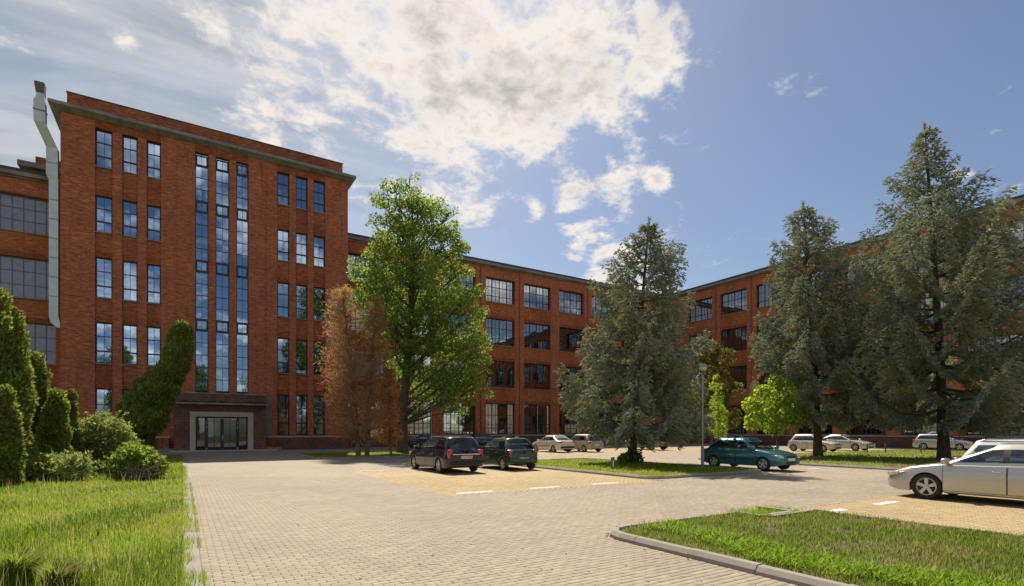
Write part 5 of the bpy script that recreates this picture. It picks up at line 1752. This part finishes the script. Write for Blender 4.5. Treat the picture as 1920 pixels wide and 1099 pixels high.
car('suv', (36.95, 35.5), HB, hatch(L=4.35, W=1.82, H=1.62, wb=2.62, fo=.85, wr=.355, zb=.26,
     top=[(-2.175, .90), (-2.07, 1.02), (-1.8, 1.08), (0, 1.04), (2.175 - 1.1, 1.02), (2.175 - .5, .94), (2.175 - .12, .84), (2.175, .66)], tail=(.95, .22, .34, .16, .12), head=(.80, .4, .4, .14, .2), rails=M['chrome'], pz=.70),
    paint('warm_grey_paint', (.22, .20, .19), .5, .3), 'warm grey sport utility vehicle half hidden by the smallest spruce', 'cars parked behind the island')
# 8 teal hatchback
car('hatchback', (22.1, 14.9), -HB, hatch(L=3.97, W=1.69, H=1.42, ptext=None, trim=True, handle=M['black_plastic'], cab=(1.985 - .98, 1.985 - 1.75, -1.985 + .62, -1.985 + .18), pillars=[(1.985 - 2.08, 1.985 - 2.2)]),
    paint('teal_paint', (.030, .170, .175), .45, .3), 'teal hatchback beside the lamp post, bonnet pointing right')
# 9-11 cars beyond the right hand island
car('parked_hatchback', (45.7, 24.7), -HB, hatch(L=3.85, W=1.66, H=1.48), paint('white_paint', (.60, .58, .53), .1, .35), 'small white hatchback behind the trunk of the middle spruce', 'white and silver cars beyond the right island')
car('parked_sedan', (50.85, 24.85), -HB, sedan(L=4.55), paint('pearl_paint', (.52, .51, .48), .3, .3), 'white sedan between the trunks of the two tall spruces', 'white and silver cars beyond the right island')
car('parked_estate', (59.4, 20.3), -HB, wagon(L=4.5), paint('silver_paint', (.42, .42, .40), .6, .3), 'silver estate behind the trunk of the tallest spruce', 'white and silver cars beyond the right island')
# 12-13 near right
car('white_estate', (19.25, 3.85), -HB, wagon(L=4.6, H=1.50, rails=M['chrome']), paint('bright_white_paint', (.70, .69, .66), .05, .3), 'white estate car mostly hidden behind the silver sedan')
car('sedan', (16.78, 4.38), HB, sedan(L=4.73, W=1.84, H=1.44, handle=M['chrome'], wr=.322, spokes=5), paint('warm_silver_paint', (.50, .47, .42), .55, .33), 'warm silver sedan with alloy wheels at the right edge, bonnet pointing left')

# ------------------------------------------------------------------ lamp post, bollards
M['post'] = plain('galvanised_post', (.30, .31, .30), .5, metallic=.4, var=.2)
M['lamp_glass'] = plain('lamp_glass', (.55, .52, .42), .15, coat=.5)
def lamp_post(x, y, h, label):
    root = empty('lamp_post', (x, y, .08))
    tb = Tubes(); tb.add([(0, 0, 0), (0, 0, .9)], [.075, .075], 12); tb.add([(0, 0, .9), (0, 0, .93)], [.075, .05], 12); tb.add([(0, 0, .93), (0, 0, h - .55)], [.05, .042], 12)
    tb.build('post', M['post'], root)
    tb = Tubes()
    for a in range(4):
        ca, sa = math.cos(a * math.pi / 2 + .4), math.sin(a * math.pi / 2 + .4)
        tb.add([(.03 * ca, .03 * sa, h - .60), (.13 * ca, .13 * sa, h - .38), (.21 * ca, .21 * sa, h - .12)], [.014, .014, .012], 6)
    tb.build('lantern_arms', M['post'], root)
    prof = [(0, .10), (.02, .16), (.10, .20), (.16, .215)]
    V, F = tube([(0, 0, h - .34 + z) for z, r in prof], [r for z, r in prof], 18)
    obj('lantern_bowl', mesh_np('lantern_bowl', V, F, M['lamp_glass'], smooth=True), root)
    V, F = tube([(0, 0, h - .18), (0, 0, h - .13), (0, 0, h - .03), (0, 0, h)], [.26, .27, .16, .02], 18)
    obj('lantern_cap', mesh_np('lantern_cap', V, F, M['post'], smooth=True), root)
    tag(root, label, 'lamp post')
lamp_post(20.55, 16.25, 4.80, 'grey lamp post with a round lantern beside the teal hatchback')
xx, yy = GD(1340 - 458, 46.0)
def plain_post(x, y, h, label):
    root = empty('sign_post', (x, y, 0)); tb = Tubes(); tb.add([(0, 0, 0), (0, 0, h)], [.05, .05], 10); tb.build('post', M['post'], root)
    tb = Tubes(); tb.add([(0, 0, 0), (0, 0, .06), (0, 0, .3)], [.12, .12, .055], 10); tb.build('foot', M['post'], root)
    tag(root, label, 'post')
x, y = GD(809, 46.5)
plain_post(x, y, 4.2, 'thin grey post under the maple beside the navy sedan')
M['bollard'] = plain('grey_bollard', (.16, .17, .17), .5, metallic=.3)
root = empty('bollard', (15.75, 17.1, .08))
obj('bollard_body', sup(.13, .13, .50, M['bollard'], 10), root, (0, 0, .25))
obj('bollard_cap', sup(.14, .14, .05, M['post'], 8), root, (0, 0, .51))
obj('bollard_sticker', cube(M['white']), root, (-.052, -.078, .12), (0, 0, -.0), (.05, .012, .28))
tag(root, 'short grey bollard with a pale strip on the island grass', 'bollard')
M['green_post'] = plain('green_post_paint', (.10, .15, .12), .6)
for i, (px, lab) in enumerate(((1626, 'dark green marker post in front of the white sedan'), (1660, 'dark green marker post right of the white sedan'), (1727, 'dark green marker post left of the trunk of the tallest spruce'))):
    x, y = GD(px, 40.5)
    root = empty('marker_post', (x, y, .08)); tb = Tubes(); tb.add([(0, 0, 0), (0, 0, .62)], [.05, .05], 10); tb.build('post', M['green_post'], root)
    obj('post_cap', sup(.13, .13, .06, M['green_post']), root, (0, 0, .64))
    tag(root, lab, 'post', 'marker posts on the right island')
